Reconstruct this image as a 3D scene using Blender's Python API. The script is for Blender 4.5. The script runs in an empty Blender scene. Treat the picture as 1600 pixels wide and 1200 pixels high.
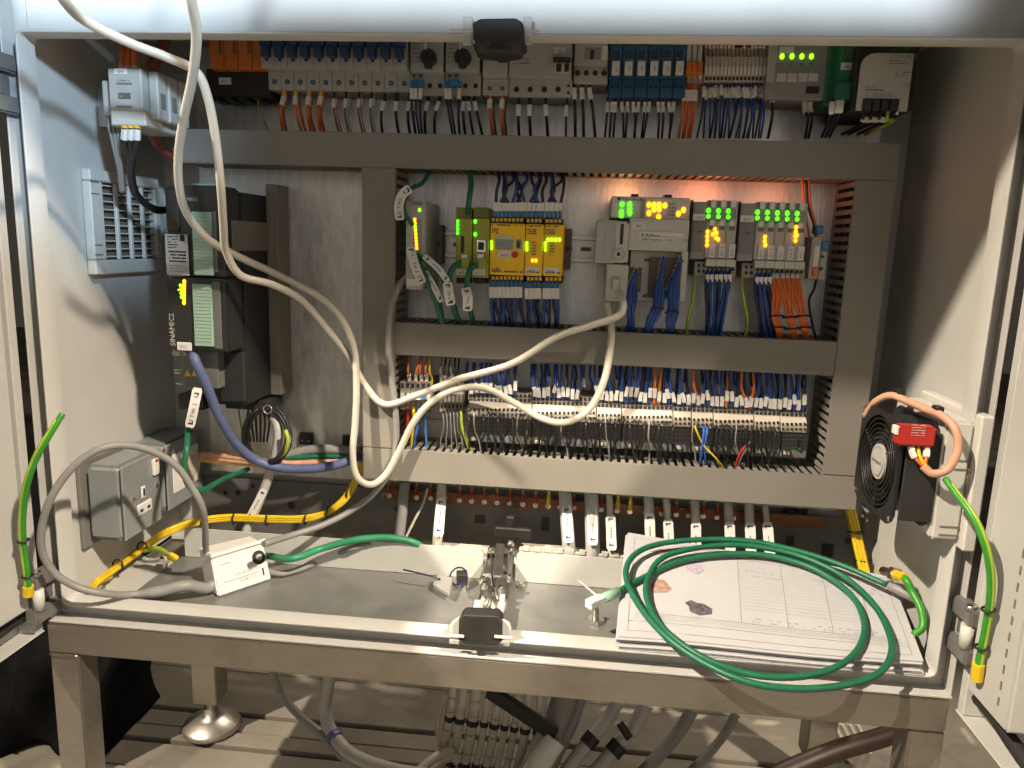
import bpy, bmesh, math, random
from mathutils import Vector, Matrix, Euler
random.seed(7)
S = bpy.context.scene
COL = S.collection
# ------------------------------------------------------------------ camera
CP = Vector((0.10455, -0.77528, 0.44398))
CE = Euler((1.38523603, -0.03342184, 0.10014809), 'XYZ')
FPX = 1171.18
cd = bpy.data.cameras.new('camera'); cam = bpy.data.objects.new('camera', cd); COL.objects.link(cam)
cam.location = CP; cam.rotation_euler = CE
cd.sensor_width = 36; cd.lens = 36*FPX/1600; cd.clip_start = 0.02; cd.clip_end = 60
S.camera = cam
# ------------------------------------------------------------------ world and lamps
W = bpy.data.worlds.new('World'); S.world = W; W.use_nodes = True
bg = W.node_tree.nodes['Background']; bg.inputs[0].default_value = (1.0, 0.86, 0.70, 1); bg.inputs[1].default_value = 0.04
def lamp(kind, name, loc, target, power, color, **kw):
    l = bpy.data.lights.new(name, kind); l.energy = power; l.color = color
    for k, v in kw.items(): setattr(l, k, v)
    o = bpy.data.objects.new(name, l); COL.objects.link(o); o.location = loc
    o.rotation_euler = (Vector(target)-Vector(loc)).to_track_quat('-Z', 'Y').to_euler(); return o
WARM = (1.0, 0.85, 0.66); COOL = (0.74, 0.87, 1.0)
lamp('AREA', 'ceiling_or_fill_lamp', (-2.45, -2.10, 3.55), (0, 0, 0.2), 25, WARM, shape='DISK', size=0.09, spread=math.radians(40))
lamp('AREA', 'ceiling_or_fill_lamp', (2.45, -2.15, 3.62), (0, 0, 0.2), 21, WARM, shape='DISK', size=0.20, spread=math.radians(40))
lamp('SPOT', 'daylight_from_window', (0.45, -1.0, 0.95), (-0.515, 0.10, 0.555), 115, (0.56, 0.78, 1.0), spot_size=math.radians(15), spot_blend=0.8, shadow_soft_size=0.05)
lamp('AREA', 'top_edge_fill', (-0.14, -0.31, 0.625), (-0.14, 0.0, 0.690), 0.44, COOL, shape='RECTANGLE', size=1.15, size_y=0.02, spread=math.radians(17))  # added unseen strip lamp, only there to light the top edge
lamp('AREA', 'front_fill', (0.5, -3.4, 1.0), (0, 0.2, 0.35), 12, (1.0, 0.93, 0.82), shape='RECTANGLE', size=2.6, size_y=1.5)  # added soft fill from behind the camera, no window known there
lamp('POINT', 'module_glow', (0.255, 0.205, 0.512), (0, 0, 0), 0.14, (1.0, 0.27, 0.12), shadow_soft_size=0.03)
lamp('POINT', 'module_glow', (0.35, 0.205, 0.508), (0, 0, 0), 0.08, (1.0, 0.30, 0.13), shadow_soft_size=0.03)
lamp('POINT', 'module_glow', (0.15, 0.210, 0.512), (0, 0, 0), 0.08, (1.0, 0.40, 0.15), shadow_soft_size=0.02)
lamp('AREA', 'ceiling_or_fill_lamp', (0.35, 2.7, 3.0), (0.05, 0.36, -0.37), 4.5, WARM, shape='DISK', size=0.3, spread=math.radians(45))  # added fill behind the cabinet to brighten the floor beneath it
S.view_settings.view_transform = 'Standard'; S.view_settings.look = 'None'; S.view_settings.exposure = 0; S.view_settings.gamma = 1
# ------------------------------------------------------------------ survey: a point of the photograph on a plane of the cabinet
MC = CE.to_matrix()
def ray(u, v): return MC @ Vector(((u-800)/FPX, -(v-600)/FPX, -1))
def F(u, v, y): d = ray(u, v); return CP + d*((y-CP.y)/d.y)
def FZ(u, v, z): d = ray(u, v); return CP + d*((z-CP.z)/d.z)
def FX(u, v, x): d = ray(u, v); return CP + d*((x-CP.x)/d.x)
def PB(u0, v0, u1, v1, yf, yb):
    um, vm = (u0+u1)/2, (v0+v1)/2
    return (F(u0, vm, yf).x, yf, F(um, v1, yf).z, F(u1, vm, yf).x, yb, F(um, v0, yf).z)
# ------------------------------------------------------------------ materials
def srgb(h):
    return tuple(((c/255)/12.92 if c/255 <= .04045 else ((c/255+.055)/1.055)**2.4) for c in h)
MATS = {}
def mat(name, col, rough=0.5, metal=0.0, var=0.06, scale=40, bump=0.0, bscale=400, emit=0, coat=0, spec=0.5, stretch=None, trans=0, grime=0):
    m = bpy.data.materials.new(name); m.use_nodes = True; nt = m.node_tree; N = nt.nodes; L = nt.links
    p = N['Principled BSDF']; p.inputs['Metallic'].default_value = metal; p.inputs['Roughness'].default_value = rough
    p.inputs['Specular IOR Level'].default_value = spec; p.inputs['Coat Weight'].default_value = coat
    if trans: p.inputs['Transmission Weight'].default_value = trans
    tc = N.new('ShaderNodeTexCoord'); src = tc.outputs['Object']
    if stretch:
        mp = N.new('ShaderNodeMapping'); mp.inputs['Scale'].default_value = stretch; L.new(src, mp.inputs[0]); src = mp.outputs[0]
    nz = N.new('ShaderNodeTexNoise'); nz.inputs['Scale'].default_value = scale; nz.inputs['Detail'].default_value = 5; L.new(src, nz.inputs[0])
    mr = N.new('ShaderNodeMapRange'); mr.inputs[1].default_value = .3; mr.inputs[2].default_value = .7; mr.inputs[3].default_value = 1-var; mr.inputs[4].default_value = 1+var
    L.new(nz.outputs['Fac'], mr.inputs[0])
    mx = N.new('ShaderNodeMix'); mx.data_type = 'RGBA'; mx.blend_type = 'MULTIPLY'; mx.inputs[0].default_value = 1
    mx.inputs[6].default_value = (*col, 1); L.new(mr.outputs[0], mx.inputs[7]); L.new(mx.outputs[2], p.inputs['Base Color'])
    if grime:
        g = N.new('ShaderNodeTexNoise'); g.inputs['Scale'].default_value = 6.5; g.inputs['Detail'].default_value = 8; g.inputs['Roughness'].default_value = .7; L.new(tc.outputs['Object'], g.inputs[0])
        gr = N.new('ShaderNodeMapRange'); gr.inputs[1].default_value = .50; gr.inputs[2].default_value = .72; gr.inputs[3].default_value = 1; gr.inputs[4].default_value = 1-grime; L.new(g.outputs['Fac'], gr.inputs[0])
        m2 = N.new('ShaderNodeMix'); m2.data_type = 'RGBA'; m2.blend_type = 'MULTIPLY'; m2.inputs[0].default_value = 1
        L.new(mx.outputs[2], m2.inputs[6]); L.new(gr.outputs[0], m2.inputs[7]); L.new(m2.outputs[2], p.inputs['Base Color'])
    mr2 = N.new('ShaderNodeMapRange'); mr2.inputs[3].default_value = max(0, rough-.12); mr2.inputs[4].default_value = min(1, rough+.12)
    L.new(nz.outputs['Fac'], mr2.inputs[0]); L.new(mr2.outputs[0], p.inputs['Roughness'])
    if bump:
        n2 = N.new('ShaderNodeTexNoise'); n2.inputs['Scale'].default_value = bscale; n2.inputs['Detail'].default_value = 3; L.new(src, n2.inputs[0])
        b = N.new('ShaderNodeBump'); b.inputs['Strength'].default_value = bump; b.inputs['Distance'].default_value = .001
        L.new(n2.outputs['Fac'], b.inputs['Height']); L.new(b.outputs[0], p.inputs['Normal'])
    if emit:
        p.inputs['Emission Color'].default_value = (*col, 1); p.inputs['Emission Strength'].default_value = emit
    MATS[name] = m; return m
mat('paint', (.49, .484, .466), .42, 0, .035, 9, .12, 700, grime=.10)
mat('duct', (.215, .20, .175), .5, 0, .05, 14, .05, 500)
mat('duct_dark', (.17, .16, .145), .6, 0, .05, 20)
mat('steel', (.36, .33, .29), .36, .85, .06, 8, .10, 20, stretch=(1.2, 45, 45), grime=.35)
mat('zinc', (.62, .61, .595), .42, .7, .13, 70, .35, 150, stretch=(1.6, 1.6, .5))
mat('zincplate', (.38, .38, .37), .45, .45, .07, 30, .1, 300)
mat('chrome', (.7, .68, .64), .25, 1, .1, 60)
mat('footsteel', (.50, .47, .42), .42, .9, .12, 25, .15, 200, grime=.3)
mat('darksteel', (.20, .19, .18), .4, .8, .15, 60)
mat('zamak', (.22, .215, .21), .45, .4, .1, 60)
mat('copper', (.22, .10, .055), .4, .8, .2, 60)
mat('black', (.012, .012, .012), .45, 0, .1, 60)
mat('blackmatt', (.018, .017, .016), .7, 0, .25, 30, .3, 300)
mat('drive', (.020, .020, .0205), .5, 0, .12, 60, .12, 900)
mat('cloth', (.006, .006, .007), .95, 0, .5, 40, .6, 600, spec=.1)
mat('white', (.55, .54, .505), .5, 0, .04, 40)
mat('tag', (.68, .665, .64), .45, 0, .03, 90)
mat('cream', (.48, .43, .36), .5, 0, .05, 60)
mat('termgrey', (.33, .30, .26), .55, 0, .07, 60)
mat('devgrey', (.40, .40, .38), .5, 0, .05, 40, .06, 700)
mat('devlight', (.52, .51, .47), .48, 0, .05, 40, .06, 700)
mat('devdark', (.13, .13, .125), .5, 0, .08, 40)
mat('midgrey', (.25, .25, .25), .5, 0, .08, 40)
mat('boxgrey', (.22, .24, .245), .30, 0, .06, 30, .08, 300, coat=.3)
mat('blue', (.012, .05, .13), .45, 0, .08, 60)
mat('relayblue', (.012, .075, .17), .4, 0, .08, 60)
mat('orange', (.55, .15, .015), .5, 0, .08, 60)
mat('yellow', (.92, .56, .015), .5, 0, .05, 60)
mat('olive', (.30, .31, .045), .5, 0, .06, 60)
mat('green', (.012, .16, .075), .45, 0, .1, 60)
mat('mint', (.30, .47, .37), .55, 0, .04, 40)
mat('red', (.42, .022, .015), .35, 0, .08, 60)
mat('w_white', (.49, .455, .39), .42, 0, .05, 25)
mat('w_grey', (.24, .235, .225), .5, 0, .08, 50)
mat('w_lgrey', (.42, .41, .40), .5, 0, .08, 50)
mat('w_black', (.015, .015, .016), .4, 0, .15, 60)
mat('w_blue', (.014, .062, .28), .45, 0, .15, 60)
mat('w_navy', (.008, .014, .055), .45, 0, .15, 60)
mat('w_bright', (.03, .11, .42), .45, 0, .1, 60)
mat('w_orange', (.62, .14, .025), .45, 0, .12, 60)
mat('w_coral', (.56, .31, .21), .5, 0, .12, 60)
mat('w_yellow', (.68, .47, .015), .45, 0, .1, 60)
mat('w_lime', (.32, .42, .04), .45, 0, .1, 60)
mat('w_green', (.035, .25, .02), .42, 0, .1, 60)
mat('w_pine', (.010, .125, .062), .45, 0, .12, 50)
mat('w_teal', (.03, .23, .11), .45, 0, .12, 50)
mat('w_lilac', (.095, .12, .245), .5, 0, .15, 300)
mat('w_red', (.36, .02, .02), .45, 0, .1, 60)
mat('ferrule_blue', (.03, .19, .42), .4, 0, .05, 60)
mat('ferrule_yellow', (.75, .42, .02), .4, 0, .05, 60)
mat('ink', (.02, .02, .025), .7, 0, .1, 60)
mat('greyink', (.20, .195, .195), .7, 0, .1, 60)
mat('faintink', (.30, .285, .285), .7, 0, .1, 60)
mat('paper', (.46, .465, .485), .8, 0, .03, 30)
mat('screen', (.24, .26, .27), .3, 0, .1, 60)
mat('clear', (.75, .76, .72), .25, 0, .05, 60, coat=.4)
mat('ledgreen', (.07, 1.0, .01), .4, 0, 0, emit=3.5)
mat('ledlime', (.26, 1.0, .01), .4, 0, 0, emit=3)
mat('ledamber', (1.0, .44, .012), .4, 0, 0, emit=2.4)
mat('ledyellow', (1.0, .55, .01), .4, 0, 0, emit=2)
mat('concrete', (.215, .195, .16), .85, 0, .28, 5, .6, 60, grime=.45)
mat('brownpipe', (.03, .014, .011), .5, 0, .2, 40)
mat('trayfloor', (.205, .208, .20), .36, .25, .12, 18, .08, 300, grime=.3)
mat('flange', (.56, .565, .54), .5, .1, .06, 25, .1, 300, grime=.12)  # paler copy of the plate: light on the upright face put into colour
mat('shadedsteel', (.13, .13, .125), .5, .4, .12, 30, .1, 300)  # darkened: shade on the rear rail is put into this colour
mat('w_dull', (.24, .065, .04), .5, 0, .15, 60)
mat('drivelabel', (.22, .19, .16), .5, 0, .06, 60)
mat('brown', (.14, .11, .08), .6, 0, .1, 60)
mat('purple', (.42, .36, .46), .8, 0, .25, 250)
mat('photobrown', (.36, .24, .19), .8, 0, .35, 200)
mat('photodark', (.10, .09, .11), .8, 0, .6, 220)
# ------------------------------------------------------------------ mesh helpers
def org(o):
    v = Vector((0, 0, 0))
    while o: v += o.location; o = o.parent
    return v
class MB:
    def __init__(s): s.v = []; s.f = []
    def box(s, x0, y0, z0, x1, y1, z1):
        if x0 > x1: x0, x1 = x1, x0
        if y0 > y1: y0, y1 = y1, y0
        if z0 > z1: z0, z1 = z1, z0
        n = len(s.v)
        s.v += [(x0,y0,z0),(x1,y0,z0),(x1,y1,z0),(x0,y1,z0),(x0,y0,z1),(x1,y0,z1),(x1,y1,z1),(x0,y1,z1)]
        for q in ((0,3,2,1),(4,5,6,7),(0,1,5,4),(1,2,6,5),(2,3,7,6),(3,0,4,7)): s.f.append(tuple(n+i for i in q))
        return s
    def hexa(s, a, b):       # two quads a (near) and b (far), same order
        n = len(s.v); s.v += [tuple(p) for p in a] + [tuple(p) for p in b]
        for q in ((0,1,2,3),(7,6,5,4),(0,4,5,1),(1,5,6,2),(2,6,7,3),(3,7,4,0)): s.f.append(tuple(n+i for i in q))
        return s
    def obox(s, c, ax, ay, az):   # centre and half axes
        c = Vector(c); ax, ay, az = Vector(ax), Vector(ay), Vector(az)
        return s.hexa([c-ax-ay-az, c+ax-ay-az, c+ax-ay+az, c-ax-ay+az], [c-ax+ay-az, c+ax+ay-az, c+ax+ay+az, c-ax+ay+az])
    def cyl(s, p, q, r, n=12, r2=None, cap=True):
        p, q = Vector(p), Vector(q); d = (q-p).normalized(); a = d.orthogonal().normalized(); b = d.cross(a); r2 = r if r2 is None else r2
        k = len(s.v)
        for c, rr in ((p, r), (q, r2)):
            for i in range(n):
                t = 2*math.pi*i/n; s.v.append(tuple(c + a*rr*math.cos(t) + b*rr*math.sin(t)))
        for i in range(n): j = (i+1) % n; s.f.append((k+i, k+j, k+n+j, k+n+i))
        if cap: s.f.append(tuple(k+i for i in range(n))[::-1]); s.f.append(tuple(k+n+i for i in range(n)))
        return s
    def prism(s, pts, off):      # polygon extruded
        k = len(s.v); n = len(pts); off = Vector(off)
        s.v += [tuple(p) for p in pts] + [tuple(Vector(p)+off) for p in pts]
        s.f.append(tuple(range(k, k+n))); s.f.append(tuple(range(k+2*n-1, k+n-1, -1)))
        for i in range(n): j = (i+1) % n; s.f.append((k+j, k+i, k+n+i, k+n+j))
        return s
    def tube(s, pts, r, n=6, closed=False, rf=None):
        k = len(s.v); m = len(pts); a = None
        for i, p in enumerate(pts):
            if closed: d = pts[(i+1) % m]-pts[i-1]
            else: d = pts[min(i+1, m-1)]-pts[max(i-1, 0)]
            d = d.normalized() if d.length > 1e-9 else Vector((0, 0, 1))
            if a is None: a = d.orthogonal().normalized()
            else:
                a = a - d*a.dot(d); a = a.normalized() if a.length > 1e-6 else d.orthogonal().normalized()
            b = d.cross(a); rr = r*(rf(i/(m-1)) if rf else 1)
            for j in range(n):
                t = 2*math.pi*j/n; s.v.append(tuple(p + (a*math.cos(t)+b*math.sin(t))*rr))
        for i in range(m if closed else m-1):
            i2 = (i+1) % m
            for j in range(n): j2 = (j+1) % n; s.f.append((k+i*n+j, k+i*n+j2, k+i2*n+j2, k+i2*n+j))
        if not closed: s.f.append(tuple(k+j for j in range(n))[::-1]); s.f.append(tuple(k+(m-1)*n+j for j in range(n)))
        return s
    def grid(s, fn, nu, nv):
        k = len(s.v)
        for i in range(nu+1):
            for j in range(nv+1): s.v.append(tuple(fn(i/nu, j/nv)))
        for i in range(nu):
            for j in range(nv): a = k+i*(nv+1)+j; s.f.append((a, a+nv+1, a+nv+2, a+1))
        return s
    def build(s, name, m, parent=None, bevel=0, smooth=False, seg=1, kind=None, loc=None):
        me = bpy.data.meshes.new(name); base = org(parent) + (Vector(loc) if loc else Vector((0,0,0)))
        me.from_pydata([(x-base.x, y-base.y, z-base.z) for x, y, z in s.v], [], s.f)
        bm = bmesh.new(); bm.from_mesh(me); bmesh.ops.recalc_face_normals(bm, faces=bm.faces)
        if bevel:
            es = [e for e in bm.edges if len(e.link_faces) == 2 and e.calc_face_angle(0) > .5]
            bmesh.ops.bevel(bm, geom=es, offset=bevel, segments=seg, affect='EDGES', clamp_overlap=True)
        if smooth:
            for f in bm.faces: f.smooth = len(f.verts) <= 4
        bm.to_mesh(me); bm.free()
        me.materials.append(MATS[m]); o = bpy.data.objects.new(name, me); COL.objects.link(o)
        if parent: o.parent = parent
        if loc: o.location = loc
        if kind: o['kind'] = kind
        return o
def tag(o, label, cat, group=None):
    o['label'] = label; o['category'] = cat
    if group: o['group'] = group
    return o
def thing(name, label, cat, loc=(0, 0, 0), group=None):
    o = bpy.data.objects.new(name, None); COL.objects.link(o); o.location = loc; o.empty_display_size = .02
    return tag(o, label, cat, group)
def base_of(b): return ((b[0]+b[3])/2, b[4], b[2])
def cr(pts, sub=8):          # Catmull-Rom through the points
    P = [Vector(p) for p in pts]; P = [P[0]*2-P[1]] + P + [P[-1]*2-P[-2]]; out = []
    for i in range(1, len(P)-2):
        a, b, c, d = P[i-1], P[i], P[i+1], P[i+2]
        for k in range(sub):
            t = k/sub; out.append(.5*((2*b)+(c-a)*t+(2*a-5*b+4*c-d)*t*t+(3*b-a-3*c+d)*t**3))
    out.append(P[-2]); return out
def pts3(l): return [F(*p) for p in l]
def cable(name, pts, r, m, label, cat='cable', group=None, n=10, sub=8, raw=False, rf=None):
    path = [Vector(p) for p in pts] if raw else cr(pts, sub)
    o = MB().tube(path, r, n, rf=rf).build(name, m, None, smooth=True, loc=path[0])
    tag(o, label, cat, group); return o, path
def sleeve(path, t0, t1, r, m, parent, name='wire_marker', n=6, flat=False):
    k = len(path)-1; i0, i1 = t0*k, t1*k
    def at(x): i = int(min(x, k-1e-6)); return path[i].lerp(path[min(i+1, k)], x-i)
    return MB().tube([at(i0+(i1-i0)*q/4) for q in range(5)], r, n).build(name, m, parent, smooth=False)
TXT = []
def text(s, size, p, xd, yd, m, parent, name='lettering', align='LEFT', sx=1.0):
    xd, yd = Vector(xd).normalized(), Vector(yd).normalized()
    c = bpy.data.curves.new(name, 'FONT'); c.body = s; c.size = size; c.resolution_u = 1; c.align_x = align; c.fill_mode = 'FRONT'
    o = bpy.data.objects.new(name, c); COL.objects.link(o); c.materials.append(MATS[m])
    TXT.append((o, Matrix((xd*sx, yd, xd.cross(yd))).transposed().to_4x4(), Vector(p), parent, name)); return o
def flush_text():
    dg = bpy.context.evaluated_depsgraph_get()
    for o, M, p, parent, name in TXT:
        me = bpy.data.meshes.new_from_object(o.evaluated_get(dg)); me.transform(M)
        c = o.data; bpy.data.objects.remove(o); bpy.data.curves.remove(c)
        n = bpy.data.objects.new(name, me); COL.objects.link(n)
        if parent: n.parent = parent; n.location = Vector(p)-org(parent)
        else: n.location = p
NX, NZ = Vector((1, 0, 0)), Vector((0, 0, 1))
def ftext(s, size, u, v, y, m, parent, align='LEFT', sx=1.0, name='lettering'):
    return text(s, size, F(u, v, y-.0004), NX, NZ, m, parent, name, align, sx)
def part(parent, name, m, *boxes, bevel=.0006, kind=None, seg=1):
    b = MB()
    for q in boxes: b.box(*q)
    return b.build(name, m, parent, bevel, kind=kind, seg=seg)
def knob(parent, name, m, u, v, r, yf, yb, n=12, smooth=False):
    p = F(u, v, yf); return MB().cyl(p, (p.x, yb, p.z), r, n).build(name, m, parent, smooth=smooth)
def led(parent, m, u, v, y, r=.0022, tall=1.25):
    p = F(u, v, y); b = MB(); b.grid(lambda i, j: (p.x + r*math.cos(2*math.pi*i)*math.cos(j*1.5), y - r*.7*math.sin(j*1.5), p.z + r*tall*math.sin(2*math.pi*i)*math.cos(j*1.5)), 8, 3)
    return b.build('indicator_light', m, parent, smooth=True)
def scribble(parent, m, u0, v0, u1, v1, y, rows, name='print', h=.5, dens=.8):
    b = MB(); x0, _, z0, x1, _, z1 = PB(u0, v0, u1, v1, y, y); dz = (z1-z0)/rows
    for i in range(rows):
        x = x0; zt = z1 - dz*i
        while x < x1:
            w = (x1-x0)*random.uniform(.04, .16); 
            if random.random() < dens: b.box(x, y-.0003, zt-dz*h, min(x+w*.85, x1), y+.0001, zt)
            x += w
        
    return b.build(name, m, parent)
ORD = ['first','second','third','fourth','fifth','sixth','seventh','eighth','ninth','tenth','eleventh','twelfth','thirteenth','fourteenth','fifteenth','sixteenth','seventeenth','eighteenth']
# ================================================================== ground and stand
def build_floor():
    b = MB(); zf = -.372
    ys = [-5, .20, .262, .30, .345, .47, 5]
    for i in range(len(ys)-1): b.box(-5, ys[i]+.003, zf-.05, 5, ys[i+1]-.003, zf - (0.004 if i % 2 else 0))
    b.box(-5, -5, zf-.06, 5, 5, zf-.02)
    o = b.build('floor', 'concrete', None, .0015); o['kind'] = 'structure'
build_floor()
st = thing('steel_stand', 'brushed stainless steel stand carrying the open grey cabinet', 'stand', (0, .15, -.372))
part(st, 'front_beam', 'steel', (-.522, .0, -.063, .517, .038, -.0235), bevel=.002, seg=2)
part(st, 'rear_beam', 'steel', (-.522, .285, -.063, .517, .32, -.0235), bevel=.002)
for x in (-.522, .479): part(st, 'side_beam', 'steel', (x+.0015, .040, -.062, x+.0365, .283, -.0245), bevel=.002)
for x in (-.5225, .4795): part(st, 'leg', 'steel', (x+.001, .001, -.36, x+.038, .037, -.0635), bevel=.002, seg=2)
b = MB(); b.tube([Vector((-.52+.036*i/12, -.0005+.0006*math.sin(i*2.1), -.0640+.0007*math.sin(i*3))) for i in range(13)], .0020, 6); b.build('weld_bead', 'steel', st, smooth=True)
for x in (-.505, .473):
    lg = part(st, 'leg', 'steel', (x, .283, -.318, x+.042, .325, -.0635), bevel=.002)
    c = Vector((x+.021, .304, 0)); ft = MB()
    prof = [(.046, -.371), (.0475, -.3675), (.044, -.362), (.022, -.352), (.0125, -.349), (.0095, -.318)]
    ft.grid(lambda i, j: (c.x + prof[round(j*5)][0]*math.cos(2*math.pi*i), c.y + prof[round(j*5)][0]*math.sin(2*math.pi*i), prof[round(j*5)][1]), 28, 5)
    ft.build('levelling_foot', 'footsteel', st, smooth=True)
# ================================================================== cabinet
XW, XO, YF, YB, ZB, ZT = .513, .519, .022, .292, -.016, .70
cb = thing('control_cabinet', 'light grey steel control cabinet with both doors swung open', 'cabinet', (0, .15, -.022))
for s in (-1, 1): part(cb, 'side_wall', 'paint', (s*XW, YF+.002, ZB, s*XO, YB, ZT), bevel=0)
part(cb, 'back_wall', 'paint', (-XO, YB+.0005, ZB-.005, XO, YB+.004, ZT+.005), bevel=0)
part(cb, 'roof', 'paint', (-XO, YF+.002, ZT+.0005, XO, YB, ZT+.004), bevel=0)
part(cb, 'bottom_plate', 'paint', (-XW+.0005, YF+.002, -.0215, XW-.0005, .185, ZB), (-XW+.0005, .262, -.0215, XW-.0005, YB-.0005, ZB), bevel=0)
part(cb, 'front_frame', 'paint', (-XO, YF-.001, -.0215, -.5005, YF+.0015, .695), (.5005, YF-.001, -.0215, XO, YF+.0015, .695), (-.5, YF-.001, -.0215, .5, YF+.0015, -.0005), (-.5, YF-.001, .6455, .5, YF+.0015, .695), bevel=0)
# sealing lip: a folded collar with rounded corners
def rrect(x0, z0, x1, z1, r, y, n=5):
    o = []
    for cx, cz, a0 in ((x1-r, z0+r, -90), (x1-r, z1-r, 0), (x0+r, z1-r, 90), (x0+r, z0+r, 180)):
        for i in range(n+1): t = math.radians(a0+90*i/n); o.append(Vector((cx+r*math.cos(t), y, cz+r*math.sin(t))))
    return o
lip = MB(); rings = [rrect(-.5, 0, .5, .645, .009, YF+.004), rrect(-.5, 0, .5, .645, .009, .0008), rrect(-.4994, .0006, .4994, .6444, .009, 0), rrect(-.498, .002, .498, .643, .008, 0), rrect(-.4974, .0026, .4974, .6424, .008, .0008), rrect(-.4974, .0026, .4974, .6424, .008, YF+.004)]
for r in rings: lip.v += [tuple(p) for p in r]
n = len(rings[0])
for k in range(5):
    for i in range(n): j = (i+1) % n; lip.f.append((k*n+i, k*n+j, (k+1)*n+j, (k+1)*n+i))
lip.build('sealing_lip', 'paint', cb, smooth=True)
part(cb, 'bottom_flange', 'paint', (-XO, .0002, -.0225, XO, YF-.001, -.0195), bevel=.0006)
part(cb, 'top_flange', 'paint', (-XO, .0002, .697, XO, YF-.001, .700), bevel=.0006)
for s in (-1, 1): part(cb, 'side_flange', 'paint', (s*(XO-.002), .003, -.019, s*XO, YF-.0012, .6965), bevel=.0004)
# mounting plate
pt = part(cb, 'mounting_plate', 'zinc', (-.445, .2652, F(440, 742, .265).z, .468, .2675, .69), bevel=0)
z0, z1 = F(440, 822, .272).z, F(440, 752, .272).z
part(cb, 'rear_rail', 'shadedsteel', (-.47, .2722, z0-.035, .50, .2745, z1), bevel=0)
hb = MB()
for u, v, r in [(372, 770, 5), (352, 770, 4), (455, 789, 7), (622, 795, 6), (1240, 800, 6), (1262, 815, 6), (1325, 845, 6), (1230, 815, 5), (395, 760, 4)]:
    p = F(u, v, .272); hb.cyl((p.x, .2712, p.z), (p.x, .2719, p.z), r*.00085, 14)
hb.build('punched_hole', 'black', cb, kind='stuff')
for u0, v0, u1, v1 in [(1232, 790, 1262, 806), (1284, 850, 1302, 872), (742, 805, 758, 818), (846, 808, 858, 830), (1228, 838, 1240, 858)]:
    q = PB(u0, v0, u1, v1, .2712, .2719); part(cb, 'slot_opening', 'black', q, bevel=.003)
# two black square screw anchors on the plate
for u0, v0, u1, v1 in [(467, 677, 488, 695), (535, 681, 556, 698)]:
    a = thing('tie_mount', 'small black tie base on the bare plate, %s' % ('left one of two' if u0 < 500 else 'right one beside the duct'), 'tie base', F((u0+u1)/2, v1, .262), 'cable tie bases')
    part(a, 'pad', 'black', PB(u0, v0, u1, v1, .259, .265))
    for du in (5, 15): knob(a, 'screw', 'chrome', u0+du, v0+12, .0015, .2575, .26, 8)
# gland plates with upright flange: two sheets lying in the bottom
def gland_plate(u0, u1, label):
    g = thing('gland_plate', label, 'plate', (F((u0+u1)/2, 900, .19).x, .1, ZB), 'gland plates in the cabinet floor')
    x0, x1 = F(u0, 880, .19).x, F(u1, 880, .19).x; zt = .030
    part(g, 'sheet', 'trayfloor', (x0-.006, .030, ZB+.0004, x1+.004, .186, ZB+.0026), bevel=.0008)
    r = .008; prof = [(x0, ZB+.003), (x1, ZB+.003)] + [(x1-r+r*math.cos(math.radians(a)), zt-r+r*math.sin(math.radians(a))) for a in (0, 30, 60, 90)] + [(x0+r+r*math.cos(math.radians(a)), zt-r+r*math.sin(math.radians(a))) for a in (90, 120, 150, 180)]
    b = MB().prism([(x, .1865, z) for x, z in prof], (0, .002, 0)); b.build('upright_flange', 'flange', g)
gland_plate(292, 755, 'wide galvanised plate with upturned edge left of the latch rods')
gland_plate(806, 1310, 'galvanised plate with upturned edge right of the latch rods, partly under papers')
# slotted clamp rails behind the flange
def clamp_rail(u0, u1, v, label):
    p, q = F(u0, v, .222), F(u1, v, .222); z = F((u0+u1)/2, v, .222).z
    t = thing('clamp_rail', label, 'clamp rail', ((p.x+q.x)/2, .235, z-.02), 'slotted clamp rails')
    part(t, 'rail_body', 'cream', (p.x, .208, z-.012, q.x, .23, z-.003), bevel=.001)
    b = MB(); x = p.x+.006
    while x < q.x-.008: b.box(x, .2065, z-.005, x+.008, .2095, z+.0015); x += .0155
    b.build('rail_tooth', 'white', t, kind='stuff')
clamp_rail(300, 640, 838, 'cream slotted cable clamp rail behind the left plate')
clamp_rail(690, 770, 850, 'short cream clamp rail beside the centre latch rods')
clamp_rail(812, 1210, 862, 'cream slotted cable clamp rail behind the right plate')
# ------------------------------------------------------------------ doors (parts of the cabinet)
def door(s):
    nm = 'door'; xi = s*.545
    d = part(cb, nm, 'paint', (s*.545, -.56, -.030, s*.5475, -.004, .70), bevel=0)
    d['label'] = ('left' if s < 0 else 'right') + ' cabinet door seen from inside'
    part(d, 'bottom_fold', 'paint', (s*.521, -.56, -.0325, s*.545, -.004, -.0305), bevel=.0006)
    part(d, 'hinge_side_fold', 'paint', (s*.5225, -.0165, -.0300, s*.5445, -.0045, .70), bevel=.0008)
    f = part(d, 'tubular_frame', 'paint', (s*.512, -.108, .012, s*.5435, -.034, .665), bevel=.003, seg=2)
    b = MB(); z = .03; k = 0
    while z < .64:
        b.box(s*.5112, -.0915, z, s*.5118, -.0893, z+.0085); z += .0165
    b.build('slot_row', 'duct_dark', f, kind='stuff')
    g = MB().tube([Vector((s*.531, -.025-.5*i/30, -.012 + .010*math.exp(-((i-1)/3)**2))) for i in range(31)], .0075, 8); g.build('rubber_seal', 'blackmatt', d, smooth=True)
    return d
dl, dr = door(-1), door(1)
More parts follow.
